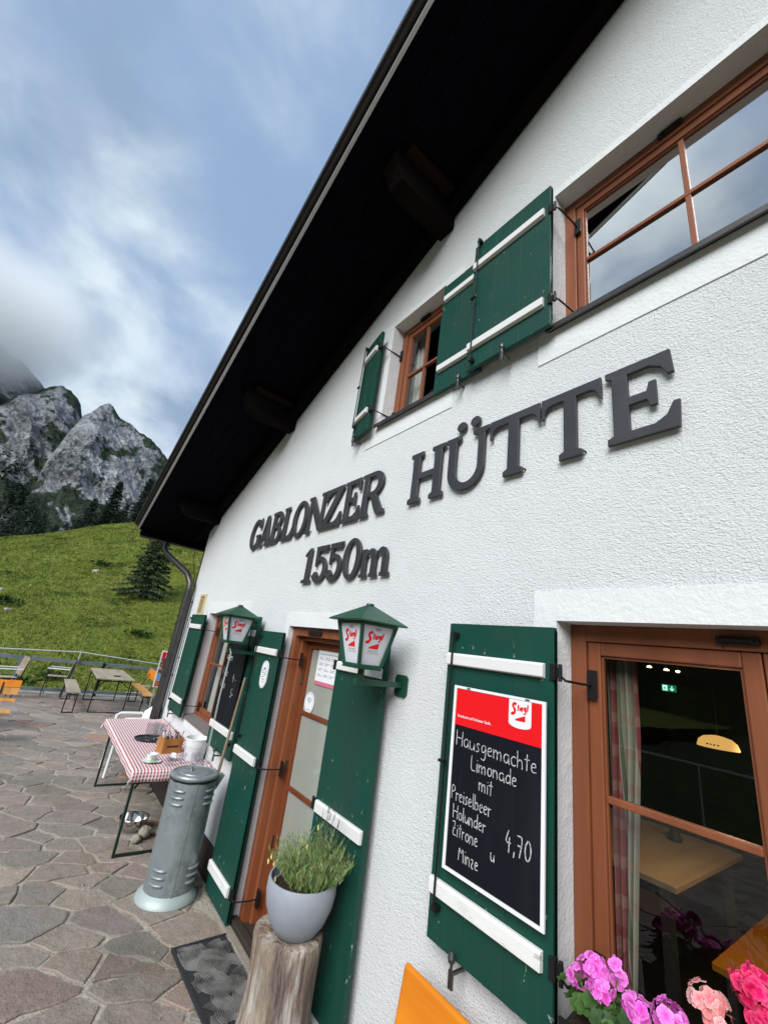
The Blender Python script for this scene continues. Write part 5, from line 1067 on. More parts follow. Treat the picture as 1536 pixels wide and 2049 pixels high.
# cutlery box
WB = mat('orange_brown_box_wood', (.42, .19, .045), .55, var=[(8, (.32, .13, .03), .4, .7, 4, (1, 1, .2))]); bc = Matrix.Translation((-5.52, -.31, ZC)) @ Matrix.Rotation(math.radians(12), 4, 'Z')
bxr = thing('cutlery_box', (-5.52, -.31, ZC), 'open wooden box full of cutlery and napkins on the checked table', 'box')
mb = MB(); mb.M = bc; mb.box(-.075, -.11, 0, -.067, .11, .14); mb.box(.067, -.11, 0, .075, .11, .14); mb.box(-.0665, -.11, 0, .0665, -.102, .15); mb.box(-.0665, .102, 0, .0665, .11, .15); mb.box(-.0665, -.1015, 0, .0665, .1015, .008); mb.box(-.0665, -.003, .0081, .0665, .003, .13); mb.build('box_wall', WB, bxr, bevel=.0015)
mb = MB(); mb.M = bc; [mb.box(.0752, -.065 + k * .0, .055, .0758, .065, .075) for k in (0,)]; mb.build('box_slot', DARKWOOD, bxr)
for k in range(9):
    mb = MB(); mb.M = bc; x, y = random.uniform(-.05, .05), random.uniform(-.09, .09); mb.tube([(x, y, .01), (x * 1.3, y * 1.2, .17), (x * 1.45, y * 1.3, .205)], [.004, .004, .008], 8); mb.build('cutlery', STEEL, bxr, smooth=True)
NAP = mat('folded_paper_napkins', (.66, .62, .60), .9, var=[(18, (.50, .12, .14), .52, .62, 3)])
for k in range(6):
    mb = MB(); mb.M = bc @ Matrix.Translation((random.uniform(-.045, .045), -.085 + k * .034, .13)) @ Matrix.Rotation(random.uniform(-.3, .3), 4, 'X'); mb.box(-.018, -.006, -.06, .018, .006, .065); mb.build('napkin', NAP, bxr, bevel=.003)
nb2 = thing('napkin_basket', (-5.80, -.30, ZC), 'low wire basket of red patterned napkins behind the wooden box', 'basket')
mb = MB()
for z, r in ((.002, .085), (.035, .10), (.07, .115)): mb.tube([(-5.80 + r * math.cos(a), -.30 + r * math.sin(a), ZC + z + .002) for a in [2 * math.pi * k / 24 for k in range(25)]], .0022, 5, False)
for k in range(16): a = 2 * math.pi * k / 16; mb.tube([(-5.80 + .085 * math.cos(a), -.30 + .085 * math.sin(a), ZC + .003), (-5.80 + .115 * math.cos(a), -.30 + .115 * math.sin(a), ZC + .073)], .0018, 4)
mb.tube([(-5.80 - .115, -.30, ZC + .07), (-5.83, -.30, ZC + .24), (-5.80, -.30, ZC + .25), (-5.77, -.30, ZC + .24), (-5.80 + .115, -.30, ZC + .07)], .0022, 5)
mb.build('wire_frame', IRON, nb2)
for k in range(7): mb = MB(); mb.M = Matrix.Translation((-5.80 + random.uniform(-.03, .03), -.30 + random.uniform(-.03, .03), ZC + .012 + k * .011)) @ Matrix.Rotation(random.uniform(-.6, .6), 4, 'Z'); mb.box(-.06, -.06, -.004, .06, .06, .004); mb.build('napkin', NAP, nb2, bevel=.003)
bk = thing('white_bucket', (-5.20, -.125, ZC), 'white plastic bucket with wire handle on the checked table', 'bucket')
mb = MB(); R = .100; mb.lathe([(0, 0), (R, 0), (R * 1.10, .13), (R * 1.115, .132), (R * 1.115, .150), (R * 1.14, .152), (R * 1.20, .195), (R * 1.24, .195), (R * 1.24, .208), (R * 1.17, .208), (R * 1.06, .10), (R * .95, .006), (0, .006)], (-5.20, -.125, ZC), 40); mb.build('bucket_body', PLASTICW, bk, smooth=True)
mb = MB(); mb.tube([(-5.20, -.125 - .124, ZC + .18), (-5.16, -.30, ZC + .165), (-5.12, -.31, ZC + .13), (-5.08, -.28, ZC + .10)], .0028, 6); mb.build('wire_handle', IRON, bk)
cs = thing('coffee_cup', (-5.13, -.55, ZC), 'white coffee cup with small red emblem on its saucer', 'cup')
mb = MB(); c0 = (-5.15, -.555, ZC + .016); mb.lathe([(0, 0), (.028, 0), (.030, .006), (.046, .035), (.051, .058), (.049, .058), (.044, .036), (.026, .010), (0, .010)], c0, 30); mb.tube([(c0[0] - .015, c0[1] + .047, c0[2] + .048), (c0[0] - .02, c0[1] + .075, c0[2] + .044), (c0[0] - .018, c0[1] + .072, c0[2] + .022), (c0[0] - .012, c0[1] + .040, c0[2] + .018)], .0045, 8); mb.build('cup_body', CHINA, cs, smooth=True)
mb = MB(); mb.bar((c0[0] + .0455, c0[1] - .012, c0[2] + .034), (c0[0] + .0475, c0[1] - .008, c0[2] + .044), .010, .003); mb.build('cup_emblem', RED, cs)
sc_ = tag(MB().lathe([(0, 0), (.045, 0), (.092, .013), (.094, .015), (.045, .005), (0, .005)], (-5.14, -.55, ZC), 36).build('saucer', CHINA, smooth=True), 'white saucer under the coffee cup', 'saucer')
mb = MB(); mb.M = Matrix.Translation((-5.08, -.55, ZC + .019)) @ Matrix.Rotation(.7, 4, 'Z'); mb.box(-.035, -.02, 0, .035, .02, .004); tag(mb.build('sugar_sachet', mat('green_printed_sachet', (.30, .55, .25), .5), bevel=.002), 'small green sachet lying on the saucer', 'sachet')

ztable('far_beer_table', -13.98, -11.86, -.50, .26, .905, WOODW, BLACK, 'weathered beer table on black folding legs beside the far railing', 'table', 'tables on the terrace', inset=.2)
# ---- benches
def bench(x0, x1, y0, y1, zt, top, legm, label, group='benches on the terrace', inset=.2, planks=0, back=None, axis='x', back_mat=None):
    r = ztable('beer_bench', x0, x1, y0, y1, zt, top, legm, label, 'bench', group, inset=inset, planks=planks)
    return r
bench(-13.95, -11.82, -.98, -.72, .60, WOODW, BLACK, 'backless weathered bench on the left of the far table', inset=.18)
b2_ = bench(-13.95, -11.84, .53, .77, .60, YWOOD, BLACK, 'bench with bright orange backrest on the right of the far table', inset=.18)
mb = MB(); mb.M = Matrix.Rotation(0, 4, 'X'); mb.add([(-13.9, .86, .80), (-12.2, .86, .80), (-12.2, .885, .80), (-13.9, .885, .80), (-13.9, .90, 1.02), (-12.2, .90, 1.02), (-12.2, .925, 1.02), (-13.9, .925, 1.02)], [(3, 2, 1, 0), (4, 5, 6, 7), (0, 1, 5, 4), (1, 2, 6, 5), (2, 3, 7, 6), (3, 0, 4, 7)]); mb.build('backrest', ORANGE, b2_, bevel=.006)
for x in (-13.6, -12.5): mb = MB(); mb.bar((x, .72, .56), (x, .90, .95), .025, .012); mb.build('back_support', BLACK, b2_)
tag(B('order_card', IRON, None, (-12.55, -.12, .9052, -12.30, .02, .912)), 'small black card lying on the far table', 'card')
# orange bench at the left edge, seen from its end
ob_ = thing('orange_bench', (-10.8, -2.6, GZ), 'varnished orange bench with backrest cut off by the left picture edge', 'bench', 'benches on the terrace')
for k in range(2): B('plank', [ORANGE, YWOOD][k] if k == 0 else YWOOD, ob_, (-10.62 + k * .135, -4.0, .585, -10.49 + k * .135, -1.79, .612), bevel=.006)
for k in range(2): mb = MB(); z = .66 + k * .125; mb.prism([(-10.70 - k * .03, z), (-10.675 - k * .03, z), (-10.705 - k * .03, z + .115), (-10.73 - k * .03, z + .115)], -4.0, -1.79, 'y'); mb.build('back_board', ORANGE if k else YWOOD, ob_, bevel=.005)
for y in (-2.05, -3.7): mb = MB(); mb.bar((-10.60, y, GZ), (-10.60, y, .58), .03, .02); mb.bar((-10.40, y, GZ), (-10.40, y, .58), .03, .02); mb.bar((-10.62, y, .58), (-10.74, y, .88), .025, .015); mb.build('bench_frame', BLACK, ob_)
bench2 = thing('orange_bench', (-9.6, -2.6, GZ), 'low orange bench seat in front of the backrest bench at the left edge', 'bench', 'benches on the terrace')
B('seat', YWOOD, bench2, (-9.62, -4.0, .565, -9.38, -1.80, .592), bevel=.006); B('bench_frame', BLACK, bench2, (-9.6, -2.2, GZ, -9.57, -2.17, .564), (-9.43, -2.2, GZ, -9.40, -2.17, .564))
# bench against the wall right under the camera
nbn = thing('wall_bench', (-.6, -.35, GZ), 'bright orange bench with tall backrest against the wall under the blackboard', 'bench')
for k in range(1):
    mb = MB(); zb_, zt_ = .70, 1.045; mb.prism([(-.262, zb_), (-.238, zb_), (-.178, zt_), (-.202, zt_)], -1.64, .45, 'x'); mb.build('backrest', ORANGE, nbn, bevel=.012)
for k in range(2): B('plank', ORANGE, nbn, (-1.60, -.62 + k * .17, .585, .42, -.46 + k * .17, .61), bevel=.006)
for x in (-1.35, .2): mb = MB(); mb.bar((x, -.58, GZ), (x, -.58, .584), .03); mb.bar((x, -.30, GZ), (x, -.30, .584), .03); mb.bar((x, -.29, .584), (x, -.225, .98), .03, .012); mb.build('bench_frame', BLACK, nbn)
# chairs by the railing
def fold_chair(x, y, rz, label):
    r = thing('garden_chair', (0, 0, 0), label, 'chair', 'garden chairs beside the railing')
    for k in range(4): B('seat_slat', WOODW, r, (-.22, -.22 + k * .11, .44, .22, -.12 + k * .11, .46), bevel=.003)
    for k in range(3): mb = MB(); mb.bar((-.2 + k * .2, .23, .52), (-.2 + k * .2, .30, .92), .17, .016, (0, 1, 0)); mb.build('back_slat', WOODW, r)
    for i in (-1, 1):
        mb = MB(); mb.bar((i * .24, -.20, 0), (i * .24, -.20, .64), .02); mb.bar((i * .24, .20, 0), (i * .24, .31, .95), .02); mb.bar((i * .24, -.2, .455), (i * .24, .23, .455), .02); mb.build('side_frame', BLACK, r)
        B('armrest', WPRINT, r, (i * .24 - .02, -.24, .642, i * .24 + .02, .26, .662), bevel=.004)
    r.location = (x, y, GZ); r.rotation_euler.z = rz; return r
fold_chair(-14.35, -1.12, math.radians(-8), 'wooden slatted chair with pale armrests behind the weathered bench')
fold_chair(-13.6, -2.15, math.radians(12), 'slatted chair leaning near the left picture edge by the railing post')
# white plastic chair beyond the table
wc = thing('plastic_chair', (-7.68, -.30, GZ), 'white plastic armchair between the checked table and the downpipe', 'chair')
B('seat', PLASTICW, wc, (-7.90, -.56, .59, -7.46, -.16, .605), bevel=.01)
mb = MB(); nn_ = 20
for j in range(9):
    for i in range(nn_ + 1):
        u_ = -1 + 2 * i / nn_; t_ = j / 8; mb.v.append(Vector((-7.68 + .225 * math.copysign(abs(u_) ** .8, u_), -.035 - .13 * abs(u_) ** 3 - .07 * (1 - t_), .60 + t_ * (.475 - .15 * abs(u_) ** 2.5))))
mb.f = [(j * (nn_ + 1) + i, j * (nn_ + 1) + i + 1, (j + 1) * (nn_ + 1) + i + 1, (j + 1) * (nn_ + 1) + i) for j in range(8) for i in range(nn_)]; mb.mi = [0] * len(mb.f)
bo_ = mb.build('backrest', PLASTICW, wc, smooth='all', fix=False); sm_ = bo_.modifiers.new('s', 'SOLIDIFY'); sm_.thickness = .006
for x in (-7.915, -7.445):
    mb = MB(); mb.tube([(x, -.54, GZ), (x, -.53, .60), (x, -.53, .86), (x, -.48, .885), (x, -.20, .89), (x, -.16, .86)], .020, 8); mb.tube([(x, -.12, GZ), (x, -.15, .88)], .018, 8); mb.build('arm_and_legs', PLASTICW, wc, smooth=True)

# ------------------------------------------------------------------ bin, broom, bowl, stones
bn = thing('galvanised_bin', (-4.30, -.365, GZ), 'tall galvanised steel ash bin with louvres beside the door shutter', 'bin')
bx, by2 = -4.30, -.365
mb = MB(); mb.lathe([(.188, .075), (.205, .06), (.232, .035), (.238, .012), (.232, 0), (.0, 0)], (bx, by2, GZ), 48); mb.build('base_flange', GALVLIGHT, bn, smooth=True)
mb = MB(); mb.lathe([(.190, .05), (.190, .865), (.194, .867), (.194, .880), (.188, .880), (.186, .06)], (bx, by2, GZ), 64)
for a in (math.radians(-6), math.radians(174)): mb.bar((bx + .191 * math.cos(a), by2 + .191 * math.sin(a), GZ + .06), (bx + .191 * math.cos(a), by2 + .191 * math.sin(a), GZ + .86), .012, .004, (math.cos(a), math.sin(a), 0))
mb.build('bin_body', GALV, bn, smooth=True)
for z in (.70, .15):
    for adeg in (-50, 40, 130, 220):
        for k in range(3):
            a0 = math.radians(adeg); mb = MB(); pts = [(bx + (.190 + .010 * math.sin(math.pi * t_)) * math.cos(a0 + (t_ - .5) * .72), by2 + (.190 + .010 * math.sin(math.pi * t_)) * math.sin(a0 + (t_ - .5) * .72), GZ + z + k * .048) for t_ in [q / 8 for q in range(9)]]
            mb.tube(pts, [.003] + [.0115] * 7 + [.003], 8); mb.build('louvre', GALV, bn, smooth=True)
mb = MB(); mb.lathe([(.0, .912), (.10, .911), (.13, .907), (.134, .900), (.17, .900), (.176, .906), (.196, .902), (.203, .893), (.203, .880), (.198, .880), (.196, .89), (0, .892)], (bx, by2, GZ), 56)
mb.tube([(bx - .05, by2 - .02, GZ + .912), (bx - .045, by2 - .02, GZ + .93), (bx + .03, by2 - .05, GZ + .93), (bx + .035, by2 - .05, GZ + .912)], .006, 6)
mb.build('lid', GALV, bn, smooth=True)
mb = MB(); mb.add([(bx + .09, by2 + .17, GZ + .89), (bx + .10, by2 + .235, GZ + .89), (bx + .0, by2 + .235, GZ + .89), (bx + .05, by2 + .195, GZ + .76), (bx + .08, by2 + .175, GZ + .88), (bx + .09, by2 + .23, GZ + .88), (bx + .0, by2 + .23, GZ + .88), (bx + .05, by2 + .19, GZ + .75)], [(0, 1, 3), (0, 3, 2), (0, 2, 1), (1, 2, 3)]); mb.build('wall_bracket', GALV, bn)
mb = MB(); mb.lathe([(.192, .868), (.199, .870), (.197, .858), (.192, .852)], (bx, by2, GZ), 40, lambda t_, z: 1 + .012 * math.sin(9 * t_) + .006 * math.sin(23 * t_)); mb.build('bin_liner_edge', mat('black_bin_liner', (.012, .012, .013), .35), bn, smooth=True)
mb = MB(); mb.tube([(bx - .07, by2 - .18, GZ + .845), (bx - .10, by2 - .172, GZ + .83), (bx - .12, by2 - .155, GZ + .45), (bx - .128, by2 - .15, GZ + .43)], .004, 6); mb.box(bx - .15, by2 - .165, GZ + .41, bx - .12, by2 - .14, GZ + .44); mb.build('latch_wire', STEEL, bn)
br_ = thing('broom', (-4.50, -.10, GZ), 'broom with grey wooden handle leaning on the wall behind the bin', 'broom')
mb = MB(); mb.tube([(-4.19, -.145, 1.86), (-4.30, -.155, 1.10), (-4.44, -.165, .24)], [.013, .014, .014], 10); mb.build('handle', POLE, br_, smooth=True)
B('broom_head', POLE, br_, (-4.66, -.19, .205, -4.24, -.14, .24), bevel=.006)
mb = MB(); [mb.tube([(-4.65 + k * .013, -.165 + random.uniform(-.02, .02), .205), (-4.655 + k * .0135, -.165 + random.uniform(-.035, .035), GZ)], .0035, 4) for k in range(32)]; tag(mb.build('bristles', DARKWOOD, br_), kind='stuff')
cd = MB()
for dx in (0, .022): cd.tube([(-4.225 + dx, -.33, 2.066), (-4.24 + dx * 1.1, -.335, 1.7), (-4.225 + dx * 1.4, -.335, 1.25), (-4.215 + dx * 1.5, -.33, 1.12)], .0019, 6)
cd.tube([(-4.225, -.33, 2.064), (-4.214, -.345, 2.104), (-4.203, -.33, 2.064)], .0028, 6)
tag(cd.build('hanging_cord', ROPE, smooth=True), 'doubled white cord hanging from the arm of the farther lantern', 'cord')
mb = MB(); bb = (-5.64, -.445, GZ); mb.lathe([(0, 0), (.075, 0), (.10, .015), (.128, .06), (.138, .125), (.146, .127), (.144, .132), (.134, .130), (.124, .062), (.09, .02), (0, .006)], bb, 48); tag(mb.build('metal_bowl', mat('shiny_bowl_steel', (.55, .54, .53), .14, 1.0), smooth=True), 'shiny metal dog bowl on the paving under the table', 'bowl')
def rock(x, y, z, s_, seed, label):
    bmm = bmesh.new(); bmesh.ops.create_icosphere(bmm, subdivisions=3, radius=1)
    for v in bmm.verts: n_ = 1 + .28 * noise.noise(v.co * 1.3 + Vector((seed, 0, 0))) + .12 * noise.noise(v.co * 3 + Vector((seed, 4, 0))); v.co = Vector((v.co.x * s_[0], v.co.y * s_[1], v.co.z * s_[2])) * n_ + Vector((x, y, z + s_[2] * .85))
    me = bpy.data.meshes.new('loose_stone'); bmm.to_mesh(me); bmm.free(); me.materials.append(ROCK); me.polygons.foreach_set('use_smooth', [True] * len(me.polygons)); o = bpy.data.objects.new('loose_stone', me); COL.objects.link(o); tag(o, label, 'stone', 'loose stones under the table')
rock(-5.43, -.36, GZ + .005, (.072, .060, .058), 2, 'larger pale stone lying beside the metal bowl'); rock(-5.34, -.445, GZ + .005, (.050, .048, .036), 7, 'smaller yellowish stone in front of the larger one')

# ------------------------------------------------------------------ door mat
mt = thing('door_mat', (-3.25, -.28, GZ + .012), 'black rubber door mat with grey combed arcs in front of the step', 'mat')
ang = math.radians(0); M_ = Matrix.Translation((-3.615, -.475, GZ + .012)) @ Matrix(((.992, .125 - .15, 0, 0), (.04, .992, 0, 0), (0, 0, 1, 0), (0, 0, 0, 1)))
LX, LY = .78, .40
mb = MB(); mb.M = M_; mb.box(0, 0, 0, LX, LY, .010); mb.box(0, 0, .0101, LX, .018, .016); mb.box(0, LY - .018, .0101, LX, LY, .016); mb.box(0, .0181, .0101, .018, LY - .0181, .016); mb.box(LX - .018, .0181, .0101, LX, LY - .0181, .016); mb.build('mat_base', RUBBER, mt)
rb = MB(); rb.M = M_; rs = random.Random(5); k = 0
arcs_ = [(.10, .06, 1.57, 3.3), (.26, .16, 0, 1.9), (.18, .32, 3.6, 5.6), (.36, .30, 2.2, 4.4), (.44, .10, .6, 2.7), (.56, .24, 3.1, 5.2), (.60, .36, 4.0, 6.0), (.70, .12, 1.2, 3.4), (.50, .38, 3.4, 5.2), (.32, .02, .1, 1.6), (.08, .25, -.6, 1.2), (.72, .30, 2.2, 4.2), (.14, .14, 4.6, 6.2), (.30, .24, 3.4, 5.0), (.62, .06, .2, 2.2), (.40, .20, 5.2, 7.0), (.22, .08, 2.4, 4.0), (.54, .34, .2, 1.8), (.68, .22, 5.0, 6.6)]
for ax, ay, a0, a1 in arcs_:
    k += 1
    for q in range(8):
        R = .050 + q * .0135; P = [(ax + R * math.cos(a), ay + R * math.sin(a)) for a in [a0 - .5 + (a1 - a0 + .9) * i / 18 for i in range(19)]]; P = [p for p in P if .022 < p[0] < LX - .022 and .022 < p[1] < LY - .022]
        if len(P) > 2: rb.tube([(p[0], p[1], .0105 + k * .0003) for p in P], .0046, 5, False)
tag(rb.build('mat_ribs', RIBRUB, mt, fix=False), kind='stuff')

# ------------------------------------------------------------------ log stand, pot, lavender
lx, ly = -2.40, -.315
mb = MB()
def jl(t_, z): return 1 + .07 * math.sin(2 * t_ + 1) + .035 * math.sin(5 * t_ + z * 3) + .02 * math.sin(11 * t_ + z * 2) + (.30 * max(0, 1 - z / .40) ** 1.4) * (.5 + .5 * math.cos(t_ - 3.9)) + .05 * noise.noise(Vector((math.cos(t_) * 2, math.sin(t_) * 2, z * 3))) - .05 * max(0, 1 - abs(((t_ * 1.9 + z * .3) % 1.3) - .2) * 16)
mb.lathe([(.185, 0), (.176, .06), (.168, .12), (.160, .2), (.155, .3), (.153, .4), (.155, .5), (.160, .58), (.163, .635), (.158, .662), (.145, .672), (.09, .674), (.0, .674)], (lx, ly, GZ), 140, lambda t_, z: 1.09 * jl(t_, z))
tag(mb.build('log_stand', BARK, smooth=True), 'weathered upright log serving as a stand for the plant pot', 'log')
ZP = GZ + .675
px_, py_ = -2.375, -.30
pt = thing('plant_pot', (px_, py_, ZP), 'blue grey rounded plant pot standing on the upright log', 'plant pot')
mb = MB(); mb.lathe([(0, 0), (.095, 0), (.105, .006), (.140, .055), (.166, .12), (.176, .18), (.174, .225), (.170, .236), (.163, .236), (.160, .225), (.160, .19), (.0, .19)], (px_, py_, ZP), 56); mb.v = [Vector((px_ + (v.x - px_) * 1.06 + .004, py_ + (v.y - py_) * 1.06, v.z)) for v in mb.v]; mb.build('pot_body', POT, pt, smooth=True)
mb = MB(); mb.lathe([(.159, .188), (.12, .200), (.06, .205), (0, .203)], (px_, py_, ZP), 30, lambda t_, z: 1 + .0 * t_); mb.build('soil', SOIL, pt, smooth=True)
lv = thing('lavender_plant', (px_, py_, ZP + .2), 'bushy green lavender with thin dry stalks growing in the grey pot', 'plant')
mb = MB(); tn = []
def blade(mb, p0, p1, p2, w_, col):
    n0 = len(mb.v); d = (Vector(p2) - Vector(p0)).normalized(); s_ = d.cross(Vector((random.gauss(0, 1), random.gauss(0, 1), .2))).normalized() * w_
    mb.add([Vector(p0) - s_, Vector(p0) + s_, Vector(p1) - s_ * .9, Vector(p1) + s_ * .9, Vector(p2)], [(0, 1, 3, 2), (2, 3, 4)]); tn.extend([col + (1,)] * 5)
for k in range(430):
    a = random.uniform(0, 6.283); r0 = random.random() ** .5 * .115; x0_, y0_ = px_ + .04 + r0 * math.cos(a), py_ + .03 + r0 * math.sin(a); lean = r0 / .115
    hh = random.uniform(.16, .305) * (1 - .22 * lean); ex, ey = x0_ + math.cos(a) * lean * hh * .62 + random.gauss(0, .012), y0_ + math.sin(a) * lean * hh * .62 + random.gauss(0, .012); ez = ZP + .20 + hh * (1.05 - .35 * lean)
    mx_, my_ = x0_ * .55 + ex * .45, y0_ * .55 + ey * .45; col = random.choice([(.17, .25, .08), (.22, .30, .10), (.13, .20, .06), (.27, .33, .13)])
    blade(mb, (x0_, y0_, ZP + .195), (mx_, my_, ZP + .2 + hh * .5), (ex, ey, ez), .0011, tuple(c_ * .8 for c_ in col))
    for q in range(15):
        t_ = random.uniform(.12, 1); bx_ = x0_ + (ex - x0_) * t_; by_ = y0_ + (ey - y0_) * t_; bz_ = ZP + .2 + (ez - ZP - .2) * t_; aa = random.uniform(0, 6.283); L = random.uniform(.018, .040) * (1.15 - .4 * t_)
        blade(mb, (bx_, by_, bz_), (bx_ + .5 * L * .45 * math.cos(aa), by_ + .5 * L * .45 * math.sin(aa), bz_ + L * .5), (bx_ + L * .5 * math.cos(aa), by_ + L * .5 * math.sin(aa), bz_ + L * .95), .0014, tuple(c_ * random.uniform(.75, 1.3) for c_ in col))
mb.build('foliage', STEM, lv, fix=False, tone=tn)
mb = MB(); tn = []
for k in range(13):
    a = random.uniform(-1.2, 2.2); r0 = random.random() * .08; x0_, y0_ = px_ + .05 + r0 * math.cos(a), py_ + .05 + r0 * math.sin(a); hh = random.uniform(.33, .42)
    blade(mb, (x0_, y0_, ZP + .25), (x0_ + .01, y0_, ZP + .2 + hh * .6), (x0_ + random.gauss(.015, .015), y0_ + random.gauss(0, .015), ZP + .2 + hh), .0011, (.10, .085, .06))
    blade(mb, (x0_ + .012, y0_, ZP + .2 + hh * .86), (x0_ + .014, y0_ + .002, ZP + .2 + hh * .93), (x0_ + .015, y0_, ZP + .2 + hh), .003, (.11, .09, .075))
mb.build('dry_stalks', STEM, lv, fix=False, tone=tn)
PF = mat('pale_yellow_petals', (.62, .60, .22), .6)
pn = thing('trailing_petunia', (px_ - .1, py_ - .1, ZP + .2), 'few pale yellow blooms on thin stems at the left rim of the pot', 'plant')
for k, (dx, dy, dz) in enumerate(((-.20, -.10, .06), (-.185, -.085, .03), (-.19, -.12, .045), (-.06, -.13, .015), (.02, .04, .26), (-.09, .02, .16), (.03, -.02, .18))):
    mb = MB(); c_ = Vector((px_ + dx, py_ + dy, ZP + .20 + dz)); 
    mb.tube([(px_ - .07, py_ - .06, ZP + .2), tuple((Vector((px_ - .07, py_ - .06, ZP + .25)) + c_) / 2), tuple(c_)], .0013, 4); mb.build('stem', LEG, pn)
    mb = MB()
    for q in range(5):
        a = 2 * math.pi * q / 5 + k; d = Vector((math.cos(a) * .7, -.3, math.sin(a))) ; s_ = d.cross(Vector((0, 1, 0))).normalized(); mb.add([c_, c_ + d * .008 + s_ * .007, c_ + d * .017, c_ + d * .008 - s_ * .007], [(0, 1, 2, 3)])
    mb.build('bloom', PF, pn, fix=False)

# ------------------------------------------------------------------ geraniums in the window box
wb = thing('flower_box', (-.4, -.13, 1.17), 'dark window box under the near window planted with geraniums', 'planter')
mb = MB(); mb.prism([(-.235, 1.285), (-.215, 1.13), (-.075, 1.13), (-.055, 1.285), (-.070, 1.285), (-.085, 1.15), (-.205, 1.15), (-.222, 1.285)], -.93, .22, 'x'); mb.build('box_body', IRON, wb, bevel=.003)
B('soil', SOIL, wb, (-.92, -.219, 1.24, .21, -.073, 1.268))
for x in (-.8, .1): mb = MB(); mb.bar((x, -.23, 1.12), (x, -.001, 1.12), .02, .005); mb.build('bracket', IRON, wb)
GL = mat('geranium_leaf', (.035, .075, .015), .6, attr='tone', spec=.3, bump=[(60, .002, 3)])
def petalmat(n, a, b_): m = mat(n, a, .55, attr='tone', var=[(140, (.88, .85, .9, -1), .5, .7, 2)], spec=.2); m['a'] = a; m['b'] = b_; return m
PK1 = petalmat('orchid_pink_petals', (.80, .20, .66), (.66, .06, .46)); PK2 = petalmat('salmon_petals', (.80, .20, .22), (.82, .46, .42)); PK3 = petalmat('crimson_pink_petals', (.72, .006, .12), (.62, .003, .08)); EYE = mat('flower_eye', (.45, .02, .15), .6)
def floret(mb, c_, nrm, r, me_=None):
    nrm = nrm.normalized(); u_ = nrm.orthogonal().normalized(); v_ = nrm.cross(u_); a0 = random.uniform(0, 6.28)
    for q in range(5):
        a = a0 + q * 1.2566; d = u_ * math.cos(a) + v_ * math.sin(a); s_ = nrm.cross(d); L = r * random.uniform(.85, 1.15); cp = random.uniform(.0, .22)
        P = [c_, c_ + d * L * .35 + s_ * L * .30 + nrm * L * .10, c_ + d * L * .78 + s_ * L * .50 + nrm * L * cp, c_ + d * L * 1.05 + nrm * L * (cp - .1), c_ + d * L * .78 - s_ * L * .50 + nrm * L * cp, c_ + d * L * .35 - s_ * L * .30 + nrm * L * .10, c_ + d * L * .62 + nrm * L * (.06 + cp * .4)]
        mb.add(P, [(0, 1, 6), (1, 2, 6), (2, 3, 6), (3, 4, 6), (4, 5, 6), (5, 0, 6)])
